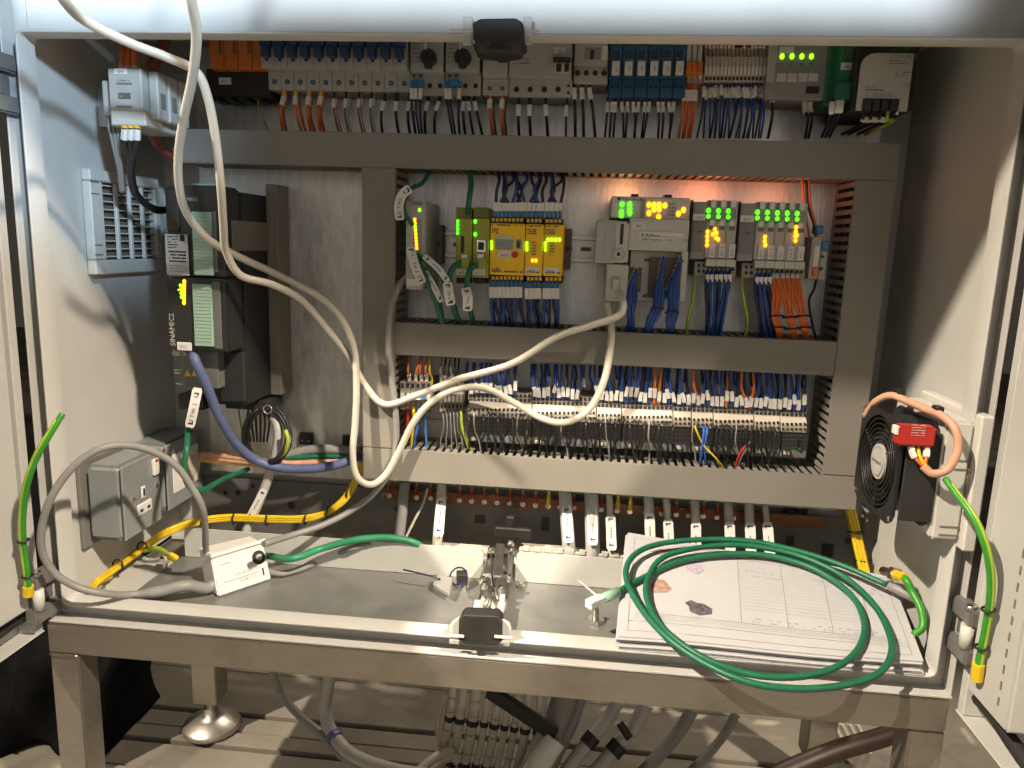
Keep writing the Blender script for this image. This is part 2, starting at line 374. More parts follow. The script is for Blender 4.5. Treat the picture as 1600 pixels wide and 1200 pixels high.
def hinge(s, zc, par):
    x = s*.512
    h = part(par, 'hinge', 'zamak', (x-s*.004, -.030, zc+.012, x+s*.012, .012, zc+.030), (x-s*.004, -.030, zc-.030, x+s*.012, .012, zc-.012), (x+s*.004, -.012, zc-.012, x+s*.012, .010, zc+.012), bevel=.002, seg=2)
    MB().cyl((x-s*.001, -.022, zc-.013), (x-s*.001, -.022, zc+.013), .0065, 16).build('hinge_sleeve', 'white', h, smooth=True)
    MB().cyl((x-s*.001, -.022, zc+.029), (x-s*.001, -.022, zc+.034), .005, 12).build('hinge_pin', 'chrome', h, smooth=True)
hinge(-1, F(10, 125, -.02).z, dl); hinge(-1, F(62, 920, -.02).z-.012, dl); hinge(1, F(1506, 992, -.02).z, dr)
hinge(1, F(10, 125, -.02).z, dr)
# ------------------------------------------------------------------ added board above the cabinet, out of the frame, to shade the upper half
oh = thing('overhead_blocker', 'added unseen shelf running along the wall above the cabinet', 'blocker', (0, .2, 1.125))
part(oh, 'blocker_board', 'duct_dark', (-2.6, -.40, 1.128, 2.6, .60, 1.15), bevel=0)
part(oh, 'blocker_lip', 'duct_dark', (-2.6, -.404, 1.125, 2.6, -.4005, 1.17), bevel=0)
# ================================================================== wiring ducts
YD = .19
def duct(x0, z0, x1, z1, label, vertical, teeth=(1, 1)):
    d = thing('wiring_duct', label, 'wiring duct', ((x0+x1)/2, .2645, z0), 'grey wiring ducts')
    part(d, 'cover', 'duct', (x0-.0005, YD, z0-.0005, x1+.0005, YD+.003, z1+.0005), bevel=.0011, seg=2)
    part(d, 'base', 'duct', (x0, .2625, z0, x1, .2648, z1), bevel=0)
    for side in (0, 1):
        if not teeth[side]: continue
        b = MB(); L = (z1-z0) if vertical else (x1-x0); t = .004
        while t < L-.006:
            w = .0058
            if vertical: xx = (x0 if side == 0 else x1-.0016); b.box(xx, YD+.003, z0+t, xx+.0016, .256, z0+t+w)
            else: zz = (z0 if side == 0 else z1-.0016); b.box(x0+t, YD+.003, zz, x0+t+w, .256, zz+.0016)
            t += .0108
        if vertical: xx = (x0 if side == 0 else x1-.0016); b.box(xx, .2562, z0, xx+.0016, .2624, z1)
        else: zz = (z0 if side == 0 else z1-.0016); b.box(x0, .2562, zz, x1, .2624, zz+.0016)
        b.build('slotted_side', 'duct', d, kind='stuff')
    b = MB()
    for i in range(10):
        y, o = random.uniform(.205, .255), random.uniform(.2, .8)
        if vertical: b.tube([Vector((x0+(x1-x0)*(o+.1*math.sin(k*1.3+i)), y, z0+.004+(z1-z0-.008)*k/24)) for k in range(25)], .0016, 5)
        else: b.tube([Vector((x0+.004+(x1-x0-.008)*k/24, y, z0+(z1-z0)*(o+.1*math.sin(k*1.3+i)))) for k in range(25)], .0016, 5)
    b.build('wire_filling', 'w_navy', d, kind='stuff')
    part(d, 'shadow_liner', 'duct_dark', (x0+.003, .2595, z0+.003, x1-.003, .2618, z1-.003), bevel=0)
XL0, XL1, XR0, XR1 = -.1876, -.144, .4200, .4662
ZA0, ZA1, ZM0, ZM1, ZL0, ZL1 = .5333, .575, .2937, .3365, .1192, .1634
duct(F(272, 230, YD).x, ZA0, XR1, ZA1, 'long horizontal grey wiring duct below the breaker row', False)
duct(XL0, ZL1+.0012, XL1, ZA0-.0012, 'vertical grey wiring duct left of the ethernet switch', True, (0, 1))
duct(XR0, ZL1+.0012, XR1, ZA0-.0012, 'vertical grey wiring duct right of the control modules', True, (1, 0))
duct(XL1+.001, ZM0, XR0-.001, ZM1, 'horizontal grey wiring duct between control modules and terminal rows', False)
duct(XL0, ZL0, XR1, ZL1, 'lowest horizontal grey wiring duct, under the terminal rows', False)
# DIN rails
def din(x0, x1, zc, label):
    t = thing('din_rail', label, 'mounting rail', ((x0+x1)/2, .265, zc-.0175), 'steel mounting rails')
    part(t, 'rail_web', 'zinc', (x0, .2610, zc-.0125, x1, .2648, zc+.0125), bevel=0)
    part(t, 'rail_edge', 'zinc', (x0, .2560, zc+.0120, x1, .2575, zc+.0175), bevel=.0004)
    part(t, 'rail_edge', 'zinc', (x0, .2560, zc-.0175, x1, .2575, zc-.0120), bevel=.0004)
    b = MB(); x = x0+.012
    while x < x1-.02: b.box(x, .2606, zc-.0026, x+.014, .26095, zc+.0026); x += .025
    b.build('rail_slot', 'duct_dark', t, kind='stuff')
ZR1, ZR2, ZR3 = F(800, 100, .255).z, F(905, 389, .255).z, F(990, 660, .255).z
din(-.36, .45, ZR1, 'top mounting rail behind the breakers')
din(-.118, .40, ZR2, 'middle mounting rail seen between yellow relays and controller')
din(-.135, .405, ZR3, 'bottom mounting rail behind the cream terminals')
# ================================================================== breaker row
ylo, yno = .207, .187
xa, xb = F(413.5, 105, .197).x, F(639, 112, .197).x; pch = (xb-xa)/11
zlb, zst = F(530, 142, ylo).z, F(530, 112, .197).z
ztb, ztt = F(530, 90, .18).z, F(530, 70, .18).z
for i in range(11):
    x0, x1 = xa+pch*i+.0002, xa+pch*(i+1)-.0002; xm = (x0+x1)/2
    wc = 'orange wire' if i < 4 else ('thin brown wire' if i < 8 else 'black wire')
    t = thing('circuit_breaker', '%s single-pole breaker from the left, blue toggle, %s below' % (ORD[i], wc), 'circuit breaker', (xm, .257, zlb), 'row of blue-toggled circuit breakers')
    b = MB().prism([(x0, .2565, zlb), (x0, ylo, zlb), (x0, ylo, zst), (x0, yno, zst+.001), (x0, yno, ztt+.018), (x0, .2565, ztt+.018)], (x1-x0, 0, 0)); b.build('body', 'devgrey', t, .0006)
    part(t, 'toggle', 'blue', (x0+.001, yno-.009, ztt-.002, x1-.001, yno-.0003, ztt+.008), (x0+.0033, yno-.0105, ztb, x1-.0033, yno-.0005, ztt-.0025), bevel=.0008)
    part(t, 'test_slot', 'ink', (xm-.003, yno-.0006, zst+.0095, xm+.001, yno-.0002, zst+.0125), bevel=0)
    z = (zlb+zst)/2 - .0005
    MB().cyl((xm, ylo-.0006, z), (xm, ylo+.001, z), .0031, 14).build('terminal_screw', 'ink', t)
    MB().cyl((xm, ylo-.0009, z), (xm, ylo-.0004, z), .0019, 10).build('screw_head', 'darksteel', t)
    part(t, 'label_strip', 'tag', (x0+.002, yno-.0006, ztt+.011, x1-.002, yno-.0002, ztt+.015), bevel=0)
# surge arrester
t = thing('surge_arrester', 'black surge arrester base holding four orange plug-in modules', 'surge arrester', (F(370, 120, .2).x, .257, F(370, 150, .205).z))
part(t, 'base', 'blackmatt', PB(322, 108, 420, 150, .207, .2565), bevel=.0012)
part(t, 'label', 'tag', PB(342, 121, 361, 132, .2062, .2066), bevel=0); ftext('-F01', .0042, 345, 129, .2062, 'ink', t)
u = 326
for i in range(4):
    p = PB(u+.5, 50, u+22, 108, .190, .2065); part(t, 'plug_module', 'orange', p, bevel=.0012)
    part(t, 'plug_slot', 'brown', PB(u+15, 58, u+20, 84, .1894, .1905), bevel=0); u += 22.4
part(t, 'rib', 'black', *[PB(326+22.4*i, 150, 340+22.4*i, 156, .212, .25) for i in range(4)])
# motor protection switches
for i, (u0, u1, uk, lab) in enumerate([(640.5, 694.5, 668, 'left motor protection switch with black rotary knob, beside the breakers'), (696, 751.5, 722, 'right motor protection switch with black rotary knob, under the black latch block')]):
    t = thing('motor_protection_switch', lab, 'motor switch', (F((u0+u1)/2, 120, .2).x, .257, F((u0+u1)/2, 150, .207).z), 'motor protection switches')
    b = part(t, 'body', 'devgrey', PB(u0, 112, u1, 149, .207, .2565), PB(u0+.5, 55, u1-1.5, 112, .192, .2564), bevel=.0008)
    part(t, 'side_seam', 'ink', PB(u1-1.0, 62, u1-.2, 112, .1935, .2), bevel=0)
    MB().cyl(F(uk, 88, .180), F(uk, 88, .180)+Vector((0, .0125, 0)), .0098, 24).build('rotary_knob', 'black', t, .0012)
    part(t, 'knob_handle', 'black', PB(uk-6, 84, uk+6, 106, .175, .182), bevel=.0012)
    part(t, 'pointer', 'tag', PB(uk-4.0, 66, uk-2.2, 77, .1745, .176), bevel=0)
    for du in (6, 17): knob(t, 'auxiliary_screw', 'brown', u0+du, 118, .0024, .2063, .208)
    for du in (14, 31, 47): knob(t, 'terminal_screw', 'ink', u0+du, 134, .003, .2063, .208)
    scribble(t, 'greyink', u0+4, 68, u0+18, 102, .1917, 5, h=.25)
    part(t, 'blue_plug', 'ferrule_blue', PB(u0+3, 124, u0+21, 135, .198, .2068), bevel=.0008)
# residual current devices
t = thing('residual_current_breaker', 'pale two-pole breaker right of the rotary switches, orange wires below', 'circuit breaker', (F(774, 120, .2).x, .257, F(774, 152, .207).z))
part(t, 'body', 'devgrey', PB(754, 120, 794.5, 149, .207, .2565), PB(754.5, 60, 794, 120, .190, .2564), bevel=.0008)
part(t, 'toggle', 'black', PB(777, 78, 790, 96, .182, .19), bevel=.001)
for du in (765, 785): knob(t, 'terminal_screw', 'brown', du, 138, .003, .2063, .208)
t = thing('residual_current_breaker', 'wide pale four-pole residual current breaker with black toggle at right', 'circuit breaker', (F(845, 120, .2).x, .257, F(845, 152, .207).z))
part(t, 'body', 'devgrey', PB(795.5, 122, 894, 152, .207, .2565), PB(796, 58, 893.5, 122, .190, .2564), bevel=.0008)
part(t, 'toggle', 'black', PB(864, 89, 892, 95, .180, .1905), bevel=.0008)
part(t, 'toggle_frame', 'devlight', PB(866, 97, 891, 113, .184, .1902), bevel=.0008)
part(t, 'window', 'ink', PB(869, 99, 877, 112, .1834, .186), PB(882, 99, 889, 112, .1834, .186), bevel=0)
part(t, 'label', 'tag', PB(865, 74, 883, 83, .1893, .1903), bevel=0); ftext('-Q2', .0045, 869, 81, .1893, 'ink', t)
for u in (807, 828.5, 850.5, 872): knob(t, 'terminal_screw', 'ink', u, 139.5, .0034, .2063, .208)
for v in (134, 145): knob(t, 'side_screw', 'ink', 888, v, .0017, .2063, .208)
scribble(t, 'greyink', 798, 92, 828, 104, .1895, 2, h=.3)
# small contactor
t = thing('contactor', 'narrow pale contactor between residual breaker and blue relays', 'contactor', (F(923, 110, .2).x, .257, F(923, 132, .2).z))
part(t, 'body', 'devgrey', PB(897, 100, 950, 131, .205, .2565), PB(898, 66, 949.5, 101, .190, .2564), bevel=.0008)
part(t, 'armature_window', 'midgrey', PB(914, 76, 938, 92, .1885, .192), bevel=.0006); part(t, 'armature', 'ink', PB(922, 78, 928, 92, .187, .19), bevel=.0004)
part(t, 'label', 'tag', PB(941, 72, 949, 94, .1893, .191), bevel=0)
for u in (902.5, 916, 930, 943.5): knob(t, 'terminal_screw', 'ink', u, 114, .0033, .2043, .206)
# relays
for i in range(6):
    u0, u1 = 952.5+20*i, 972+20*i; um = (u0+u1)/2
    t = thing('plug_in_relay', '%s blue plug-in relay from the left, white label on its front' % ORD[i], 'relay', (F(um, 110, .2).x, .257, F(um, 152, .205).z), 'blue plug-in relays')
    p = PB(u0, 70, u1, 121, .192, .2565); part(t, 'socket', 'relayblue', p, PB(u0-1, 121, u1-1, 153, .205, .2565), bevel=.0008)
    part(t, 'label', 'tag', PB(um-6, 95, um+6, 117, .1878, .1919), bevel=.0006); text('-K%d' % (i+1), .0042, F(um+2.4, 112, .1875), NZ, -NX, 'ink', t, sx=1)
    part(t, 'recess', 'ink', PB(u0+1, 96, um-6.5, 120, .1914, .1925), bevel=0)
    part(t, 'clip', 'w_navy', PB(u0+4, 80, u1-4, 90, .1906, .193), bevel=.0006)
    part(t, 'terminal_hole', 'ink', PB(u0+2, 133, u0+7, 138, .2044, .206), PB(u0+10, 133, u0+15, 138, .2044, .206), bevel=0)
# fuse terminals with orange levers
for i in range(3):
    u0 = 1073+8.6*i
    t = thing('fuse_terminal', '%s of three grey fuse terminals with orange levers' % ['leftmost', 'middle', 'rightmost'][i], 'terminal', (F(u0+4, 110, .2).x, .257, F(u0+4, 130, .21).z), 'orange-lever fuse terminals')
    part(t, 'body', 'termgrey', PB(u0, 112, u0+8, 130, .208, .2565), bevel=.0005)
    part(t, 'lever', 'orange', PB(u0, 96, u0+8.2, 114, .186, .208), bevel=.0008)
    part(t, 'handle', 'devlight', PB(u0+.6, 64, u0+7.4, 97, .192, .2), bevel=.0006)
    knob(t, 'test_point', 'chrome', u0+4, 121, .0015, .2073, .2085, 8)
# terminal strip
for i in range(16):
    u0 = 1101+6.05*i
    t = thing('slim_terminal', '%s slim cream terminal from the left, right of the orange levers' % ORD[i], 'terminal', (F(u0+3, 110, .2).x, .257, F(u0+3, 128, .21).z), 'slim cream terminals of the upper strip')
    part(t, 'body', 'cream', PB(u0, 88, u0+5.7, 128, .204, .2565), PB(u0+.3, 74, u0+5.4, 88, .21, .2565), bevel=.0004)
    part(t, 'marker', 'tag', PB(u0+.8, 104, u0+4.9, 117, .2034, .2042), bevel=0)
    part(t, 'wire_hole', 'ink', PB(u0+1.2, 120, u0+4.6, 125, .2034, .2044), bevel=0)
    if i not in (8, 9, 11): part(t, 'marker_sleeve', 'tag', PB(u0+.8, 63, u0+4.8, 75, .199, .203), bevel=.0005)
# supply monitor
t = thing('electronic_fuse_module', 'dark grey module with four lit green lights in a row', 'module', (F(1240, 120, .2).x, .257, F(1240, 155, .205).z))
part(t, 'body', 'midgrey', PB(1199, 62, 1292, 155, .192, .2565), bevel=.001)
part(t, 'side_rail', 'devgrey', PB(1200, 62, 1213, 128, .1905, .193), bevel=.0005)
part(t, 'label', 'tag', PB(1218, 73, 1241, 83, .1913, .1922), bevel=0)
for u in (1222, 1237.5, 1253, 1268): led(t, 'ledlime', u, 88, .1915, .0027); knob(t, 'push_button', 'green', u-1, 100, .0014, .1913, .193, 8)
part(t, 'button_strip', 'devlight', *[PB(1214+16.6*i, 114, 1229+16.6*i, 127, .1905, .1925) for i in range(4)], bevel=.0006)
part(t, 'connector', 'blackmatt', PB(1260, 135, 1280, 146, .1905, .1925))
# green redundancy module
t = thing('redundancy_module', 'narrow dark green module left of the white power supply', 'module', (F(1315, 120, .19).x, .257, F(1315, 195, .19).z))
part(t, 'body', 'green', PB(1292, 60, 1311, 165, .19, .2565), PB(1311.5, 60, 1341, 160, .172, .2565), bevel=.0012)
led(t, 'ledgreen', 1336, 68, .1715, .0026)
part(t, 'label', 'tag', PB(1314, 98, 1338, 109, .1712, .1722), bevel=0); ftext('-G1', .005, 1319, 107, .1712, 'ink', t)
part(t, 'display', 'brown', PB(1317, 80, 1332, 90, .1713, .1722), bevel=0)
part(t, 'plug', 'w_pine', PB(1306, 128, 1333, 155, .165, .1719), bevel=.0012)
part(t, 'plug_ring', 'w_navy', PB(1300, 150, 1312, 170, .17, .18), bevel=.0012)
# white power supply
t = thing('power_supply', 'large black power supply with tall white front plate and rounded corner', 'power supply', (F(1385, 120, .15).x, .257, F(1385, 175, .15).z))
q = PB(1336, 62, 1432, 174, .156, .2565); part(t, 'case', 'blackmatt', q, bevel=.0015)
def fp(u, v, y): return F(u, v, y)
y = .153; x0 = F(1338, 170, y).x; x1 = F(1424, 120, y).x; zt = F(1390, 83, y).z; zb = F(1380, 173, y).z; zn = F(1380, 154, y).z; xn0 = F(1348, 160, y).x; xn1 = F(1405, 160, y).x
r = .014; pol = [(x0, zb), (xn0, zb), (xn0, zn), (xn1, zn), (xn1, zb), (x1, zb), (x1, zt)] + [(x0+r+r*math.cos(math.radians(a)), zt-r+r*math.sin(math.radians(a))) for a in (90, 112, 135, 158, 180)]
MB().prism([(x, y, z) for x, z in pol], (0, .004, 0)).build('front_plate', 'white', t)
ftext('1606-XLS', .0078, 1389, 91, y, 'midgrey', t); scribble(t, 'greyink', 1389, 94, 1420, 103, y, 2, h=.3)
ftext('\u00ae', .010, 1397, 122, y, 'midgrey', t); scribble(t, 'greyink', 1409, 112, 1422, 122, y, 2, h=.4); ftext('CE', .0065, 1410, 136, y, 'midgrey', t)
ftext('Input', .0055, 1352, 137, y, 'midgrey', t); scribble(t, 'greyink', 1352, 139, 1380, 143, y, 1, h=.6)
ftext('L1  L2  L3   PE', .005, 1352, 150, y, 'midgrey', t)
part(t, 'input_terminal', 'black', *[PB(1350+13.5*i, 155, 1362+13.5*i, 173, .147, .158) for i in range(4)], bevel=.0008)
led(t, 'ledgreen', 1420.5, 63, .1535, .0032, 1.5)
knob(t, 'fixing_screw', 'chrome', 1402, 177, .002, .158, .164, 8)
# ================================================================== middle row
t = thing('ethernet_switch', 'slim grey network switch with a column of yellow and green lights', 'network switch', (F(655, 400, .2).x, .257, F(655, 450, .17).z))
x0, x1 = F(634, 380, .168).x, F(664, 380, .168).x
q = (x0, .168, F(648, 448, .168).z, x1, .2565, F(648, 314, .168).z); part(t, 'housing', 'devgrey', q, bevel=.0012)
part(t, 'port_column', 'midgrey', (x0+.010, .1675, q[2]+.004, x0+.020, .1690, q[5]-.022), bevel=.0004)
part(t, 'base', 'devgrey', PB(634, 440, 661, 452, .170, .2), bevel=.001)
part(t, 'label', 'tag', PB(636, 436, 657, 446, .1672, .1682), bevel=0)
scribble(t, 'greyink', 643, 317, 660, 322, .1676, 1, h=.7)
led(t, 'ledlime', 655.5, 328, .1675, .0018)
for i in range(9): led(t, ['ledamber', 'ledyellow', 'ledlime', 'ledamber'][i % 4] if i < 3 else 'ledyellow', 648+.4*i, 343+5.6*i, .1672, .0021, 1.1)
def bracket(u0, u1, v0, v1, label):
    t = thing('end_bracket', label, 'end bracket', (F((u0+u1)/2, v0, .25).x, .257, F(u0, v1, .24).z), 'brown rail end brackets')
    part(t, 'body', 'brown', PB(u0, v0, u1, v1, .235, .2565), bevel=.001); knob(t, 'clamp_screw', 'black', (u0+u1)/2, (v0+v1)/2, .003, .2342, .236)
bracket(679, 691, 351, 412, 'brown rail end bracket beside the slim network switch')
bracket(881, 892, 357, 421, 'brown rail end bracket right of the yellow relays')
for i, (u0, u1) in enumerate([(712, 737), (738.5, 764)]):
    t = thing('fieldbus_module', ['left olive-yellow gateway module with green lights and small slot', 'right olive-yellow gateway module with an empty network socket'][i], 'module', (F(u0+12, 400, .2).x, .257, F(u0+12, 436, .175).z), 'olive gateway modules')
    part(t, 'housing', 'olive', PB(u0, 341, u1, 434, .175, .2565), PB(u0+1, 324, u1, 341, .205, .2565), bevel=.001)
    part(t, 'label', 'tag', PB(u0, 420, u1-6, 430, .1742, .1752), bevel=0); ftext(['-A12', '-A11'][i], .0048, u0+3, 428, .1742, 'ink', t)
    part(t, 'black_foot', 'black', PB(u0+1, 434, u1-4, 443, .19, .22), bevel=.0008)
    for vv in ([346, 352, 358, 364] if i == 0 else [346, 366]): led(t, 'ledlime' if 0 else 'ledgreen', u0+3 if i == 0 else u0+4, vv, .1745, .0021 if i else .0018)
    if i == 0: part(t, 'card_slot', 'black', PB(u0+8, 369, u0+13, 395, .1742, .177), bevel=.0004); part(t, 'plug_clip', 'clear', PB(u0+9, 398, u0+18, 404, .170, .176), bevel=.0006)
    else: part(t, 'socket_frame', 'chrome', PB(u0+6, 375, u0+20, 394, .1735, .1752), bevel=.0004); part(t, 'socket_opening', 'black', PB(u0+8, 378, u0+18, 391, .1730, .1745), bevel=.001); part(t, 'plug_clip', 'clear', PB(u0+7, 397, u0+17, 404, .170, .176), bevel=.0006)
    part(t, 'network_plug', 'olive', PB(u0+8, 404, u0+21, 420, .166, .175), bevel=.001)
yl = [(765.5, 819.5, 'wide yellow safety relay with grey display and red button', 8), (820.5, 848.5, 'narrow yellow safety relay, middle of the three', 4), (849.5, 879.5, 'narrow yellow safety relay with four lit lights across, rightmost', 4)]
for k, (u0, u1, lab, nt) in enumerate(yl):
    t = thing('safety_relay', lab, 'safety relay', (F((u0+u1)/2, 390, .2).x, .257, F(u0, 440, .18).z), 'yellow safety relays')
    dv = (u0-765)*.02; y = .176
    part(t, 'housing', 'yellow', PB(u0, 349+dv, u1, 430+dv, y, .2565), bevel=.0012)
    for v0, v1 in ((339, 349), (430, 441)):
        b = part(t, 'terminal_block', 'black', PB(u0+1, v0+dv, u1-.5, v1+dv, y+.004, .235), bevel=.0008)
        w = (u1-u0-3)/nt; part(b, 'clamp', 'ferrule_yellow', *[PB(u0+2+w*i+.8, v0+2+dv, u0+2+w*i+w-1.2, v0+7+dv, y+.0030, y+.006) for i in range(nt)], bevel=0)
    scribble(t, 'brown', u0+3, 351+dv, u1-3, 355+dv, y-.0004, 1, h=.5, dens=.6); scribble(t, 'brown', u0+3, 357+dv, u0+(18 if k else 14), 366+dv, y-.0004, 3, h=.5)
    scribble(t, 'brown', u0+3, 423+dv, u1-3, 428+dv, y-.0004, 1, h=.5, dens=.6)
    if k == 0:
        part(t, 'display', 'screen', PB(774, 372, 802, 390, y-.0006, y+.001), bevel=0); part(t, 'display_top', 'devlight', PB(775, 369, 802, 374, y-.0009, y+.001), bevel=0)
        part(t, 'socket', 'midgrey', PB(806, 374, 815, 389, y-.0006, y+.001), bevel=.0006); part(t, 'socket_key', 'black', PB(808, 377, 812, 387, y-.0009, y), bevel=0)
        part(t, 'label', 'tag', PB(778, 392, 799, 403, y-.0006, y+.001), bevel=0); ftext('-K01', .0055, 781, 401, y-.0006, 'ink', t)
        knob(t, 'red_button', 'red', 804.5, 398, .0040, y-.002, y+.001, 18); ftext('pilz', .0075, 768, 423, y, 'ink', t)
        for vv in (378, 383, 388): led(t, 'ledlime', 768, vv, y-.0003, .0017)
    else:
        part(t, 'label', 'tag', PB(u0+1, 416+dv, u1-6, 426+dv, y-.0006, y+.001), bevel=0); ftext(['', '-K02', '-K03'][k], .005, u0+4, 424.5+dv, y-.0006, 'ink', t)
        for vv in (380, 385, 390): led(t, 'ledlime', u0+2.5, vv, y-.0003, .0018)
        if k == 1:
            for uu in (832, 837.5): led(t, 'ledyellow', uu, 407, y-.0003, .0020)
        else:
            for uu in (856, 862, 868, 874): led(t, 'ledlime', uu, 374.5, y-.0003, .0021)
        scribble(t, 'brown', u0+9, 377+dv, u0+17, 400+dv, y-.0004, 5, h=.4)
# programmable controller
t = thing('logic_controller', 'large grey programmable controller with green and amber light fields', 'controller', (F(1015, 390, .2).x, .257, F(1010, 470, .18).z))
y = .168
part(t, 'housing', 'devlight', PB(955, 308, 1078, 342, y+.004, .2565), PB(983, 342, 1076, 392, y-.004, .2565), PB(983, 392, 1072, 470, y+.024, .2565), PB(1063, 392, 1073, 470, y+.002, .2565), bevel=.0012)
part(t, 'top_latch', 'black', PB(986, 303, 998, 310, .18, .21), PB(1038, 304, 1050, 311, .18, .21))
part(t, 'wiring_arm', 'devlight', PB(931, 344, 962, 411, y, .2565), bevel=.001)
part(t, 'arm_groove', 'devgrey', PB(932, 346, 944, 410, y-.001, y+.001), PB(946, 346, 958, 410, y-.001, y+.001), bevel=.0004)
part(t, 'card_module', 'devlight', PB(961, 346, 983, 411, y-.002, .2565), bevel=.001)
part(t, 'card_slot', 'black', PB(969, 350, 974, 382, y-.0026, y), bevel=.0004)
part(t, 'black_key', 'black', PB(980, 345, 985, 349, y-.003, y), PB(974, 410, 980, 413, y-.003, y), bevel=0)
p = F(967, 397, y-.0022); MB().cyl((p.x, p.y, p.z), (p.x, y, p.z), .0085, 22).build('mode_dial', 'devgrey', t, .0005); knob(t, 'dial_core', 'devlight', 967, 397, .0052, y-.003, y, 18); part(t, 'dial_slot', 'black', PB(964, 394.5, 969, 400, y-.0034, y-.002), bevel=0)
part(t, 'port_module', 'devlight', PB(947, 413, 981, 470, y+.002, .2565), bevel=.0012)
part(t, 'port_frame', 'devgrey', PB(954, 432, 970, 452, y+.0005, y+.003), bevel=.0008); part(t, 'port_tab', 'devlight', PB(957, 436, 967, 452, y-.004, y+.001), bevel=.0008)
ftext('\u25CF Allen-Bradley', .0052, 964, 313, y+.004, 'ink', t)
for u, v in [(972, 319), (984, 319), (971, 331), (984, 327), (971, 337), (984, 333)]: led(t, 'ledgreen', u, v, y+.0035, .0026)
for u, v in [(1014, 320), (1022, 320), (1030, 320), (1039, 321), (1022, 327), (1030, 327), (1014, 333), (1029, 339), (1060, 334), (1068, 328)]: led(t, 'ledamber', u, v, y+.0035, .0030)
part(t, 'dark_patch', 'midgrey', PB(1001, 312, 1008, 340, y+.0032, y+.0042), bevel=0)
scribble(t, 'greyink', 1044, 318, 1056, 340, y+.0036, 4, h=.4)
part(t, 'label', 'tag', PB(988, 347, 1008, 357, y-.0048, y-.0038), bevel=0); ftext('-A01', .005, 991, 355, y-.0048, 'ink', t)
part(t, 'address_label', 'tag', PB(999, 363, 1069, 377, y-.0048, y-.0038), bevel=0)
ftext('IP Address:', .0050, 1002, 369, y-.0048, 'ink', t); ftext('ENET Address: 10.48.16.69.57.70', .0042, 1002, 375.5, y-.0048, 'ink', t); part(t, 'label_rule', 'ink', PB(1002, 369.8, 1068, 370.2, y-.0050, y-.0046), bevel=0)
part(t, 'connector', 'brown', PB(1014, 402, 1060, 466, y+.017, y+.026)); part(t, 'connector', 'brown', PB(981, 418, 1002, 456, y+.018, y+.026))
part(t, 'connector_key', 'relayblue', PB(1007, 404, 1015, 409, y+.0225, y+.0235), PB(1060, 406, 1068, 410, y+.0005, y+.0025), PB(1004, 460, 1010, 465, y+.0225, y+.0235), bevel=0)
# input and output groups
def iogroup(ua, ub, mods, ulab, first):
    dv = (ua-1079)*.035
    y = .182
    t = thing('adapter_module', first, 'adapter', (F((ua+ub)/2, 380, .2).x, .257, F(ua, 408, y).z), 'grey bus adapters')
    part(t, 'housing', 'midgrey', PB(ua, 315+dv, ub, 405+dv, y, .2565), bevel=.001)
    part(t, 'grey_front', 'greyink', PB(ua+1, 345+dv, ub-1, 394+dv, y-.001, y+.001), bevel=.0005)
    part(t, 'label', 'tag', PB(ua+2, 334+dv, ub-1, 344+dv, y-.0012, y), bevel=0); ftext(ulab, .005, ua+5, 342+dv, y-.0012, 'ink', t)
    part(t, 'edge', 'black', PB(ua-3, 312+dv, ua-.6, 404+dv, y+.004, .25), bevel=.0004)
    scribble(t, 'ink', ua+9, 361+dv, ua+17, 364+dv, y-.0014, 1)
    part(t, 'base_terminal', 'termgrey', PB(ua+4, 408+dv, ub+2, 432+dv, .20, .2565), bevel=.0008)
    part(t, 'wire_hole', 'ink', *[PB(ua+9+8*i, 412+9*j+dv, ua+13+8*i, 417+9*j+dv, .1993, .2005) for i in (0, 1) for j in (0, 1)], bevel=0)
    lit = {0: [], 1: []}
    for i, (u0, u1, lamps) in enumerate(mods):
        dd = (u0-1079)*.035; um = (u0+u1)/2
        m = thing('io_module', '%s slim input output module right of the %s grey adapter' % (ORD[i], 'left' if ua < 1100 else 'right'), 'module', (F(um, 380, .2).x, .257, F(um, 440, .19).z), 'slim input output modules')
        part(m, 'housing', 'devgrey', PB(u0, 312+dd, u1, 402+dd, y, .2565), bevel=.0007)
        part(m, 'dark_face', 'devdark', PB(u0+.5, 312+dd, u0+7.5, 345+dd, y-.0006, y+.001), bevel=0)
        part(m, 'number_tab', 'tag', PB(u0+7.5, 311+dd, u1-.2, 322+dd, y-.002, y+.002), bevel=.0005)
        part(m, 'grey_band', 'midgrey', PB(u0+7.5, 325+dd, u1-.3, 340+dd, y-.001, y+.001), bevel=.0004)
        part(m, 'button', 'tag', PB(u0+5, 343+dd, u1-3, 351+dd, y-.002, y+.001), bevel=.0006)
        part(m, 'lens', 'devdark', PB(u0+4, 352+dd, u1-2, 358+dd, y-.001, y+.001), bevel=.0004)
        part(m, 'label', 'tag', PB(u0+4, 379+dd, u1-1.6, 401+dd, y-.0022, y+.001), bevel=.0005)
        text(['DI', 'DO'][i % 2]+' %d' % (i+1), .0045, F(um+2.5, 398+dd, y-.0026), NZ, -NX, 'ink', m)
        led(m, 'ledgreen', u0+3.2, 328+dd, y-.0008, .0027, 1.2); led(m, 'ledgreen', u0+3, 337+dd, y-.0008, .0025, 1.1)
        for (lu, lv) in lamps: led(m, 'ledamber', lu, lv, y-.0026, .0023, 1.2)
        part(m, 'terminal_base', 'devlight', PB(u0-1, 403+dd, u1-.6, 415+dd, .188, .2565), bevel=.0007)
        part(m, 'lower_base', 'termgrey', PB(u0-1, 415+dd, u1-.6, 432+dd, .205, .2565), bevel=.0005)
        part(m, 'wire_hole', 'ink', PB(u0+1, 417+dd, u0+5, 421.5+dd, .2043, .2055), PB(u0+8, 417+dd, u0+12, 421.5+dd, .2043, .2055), bevel=0)
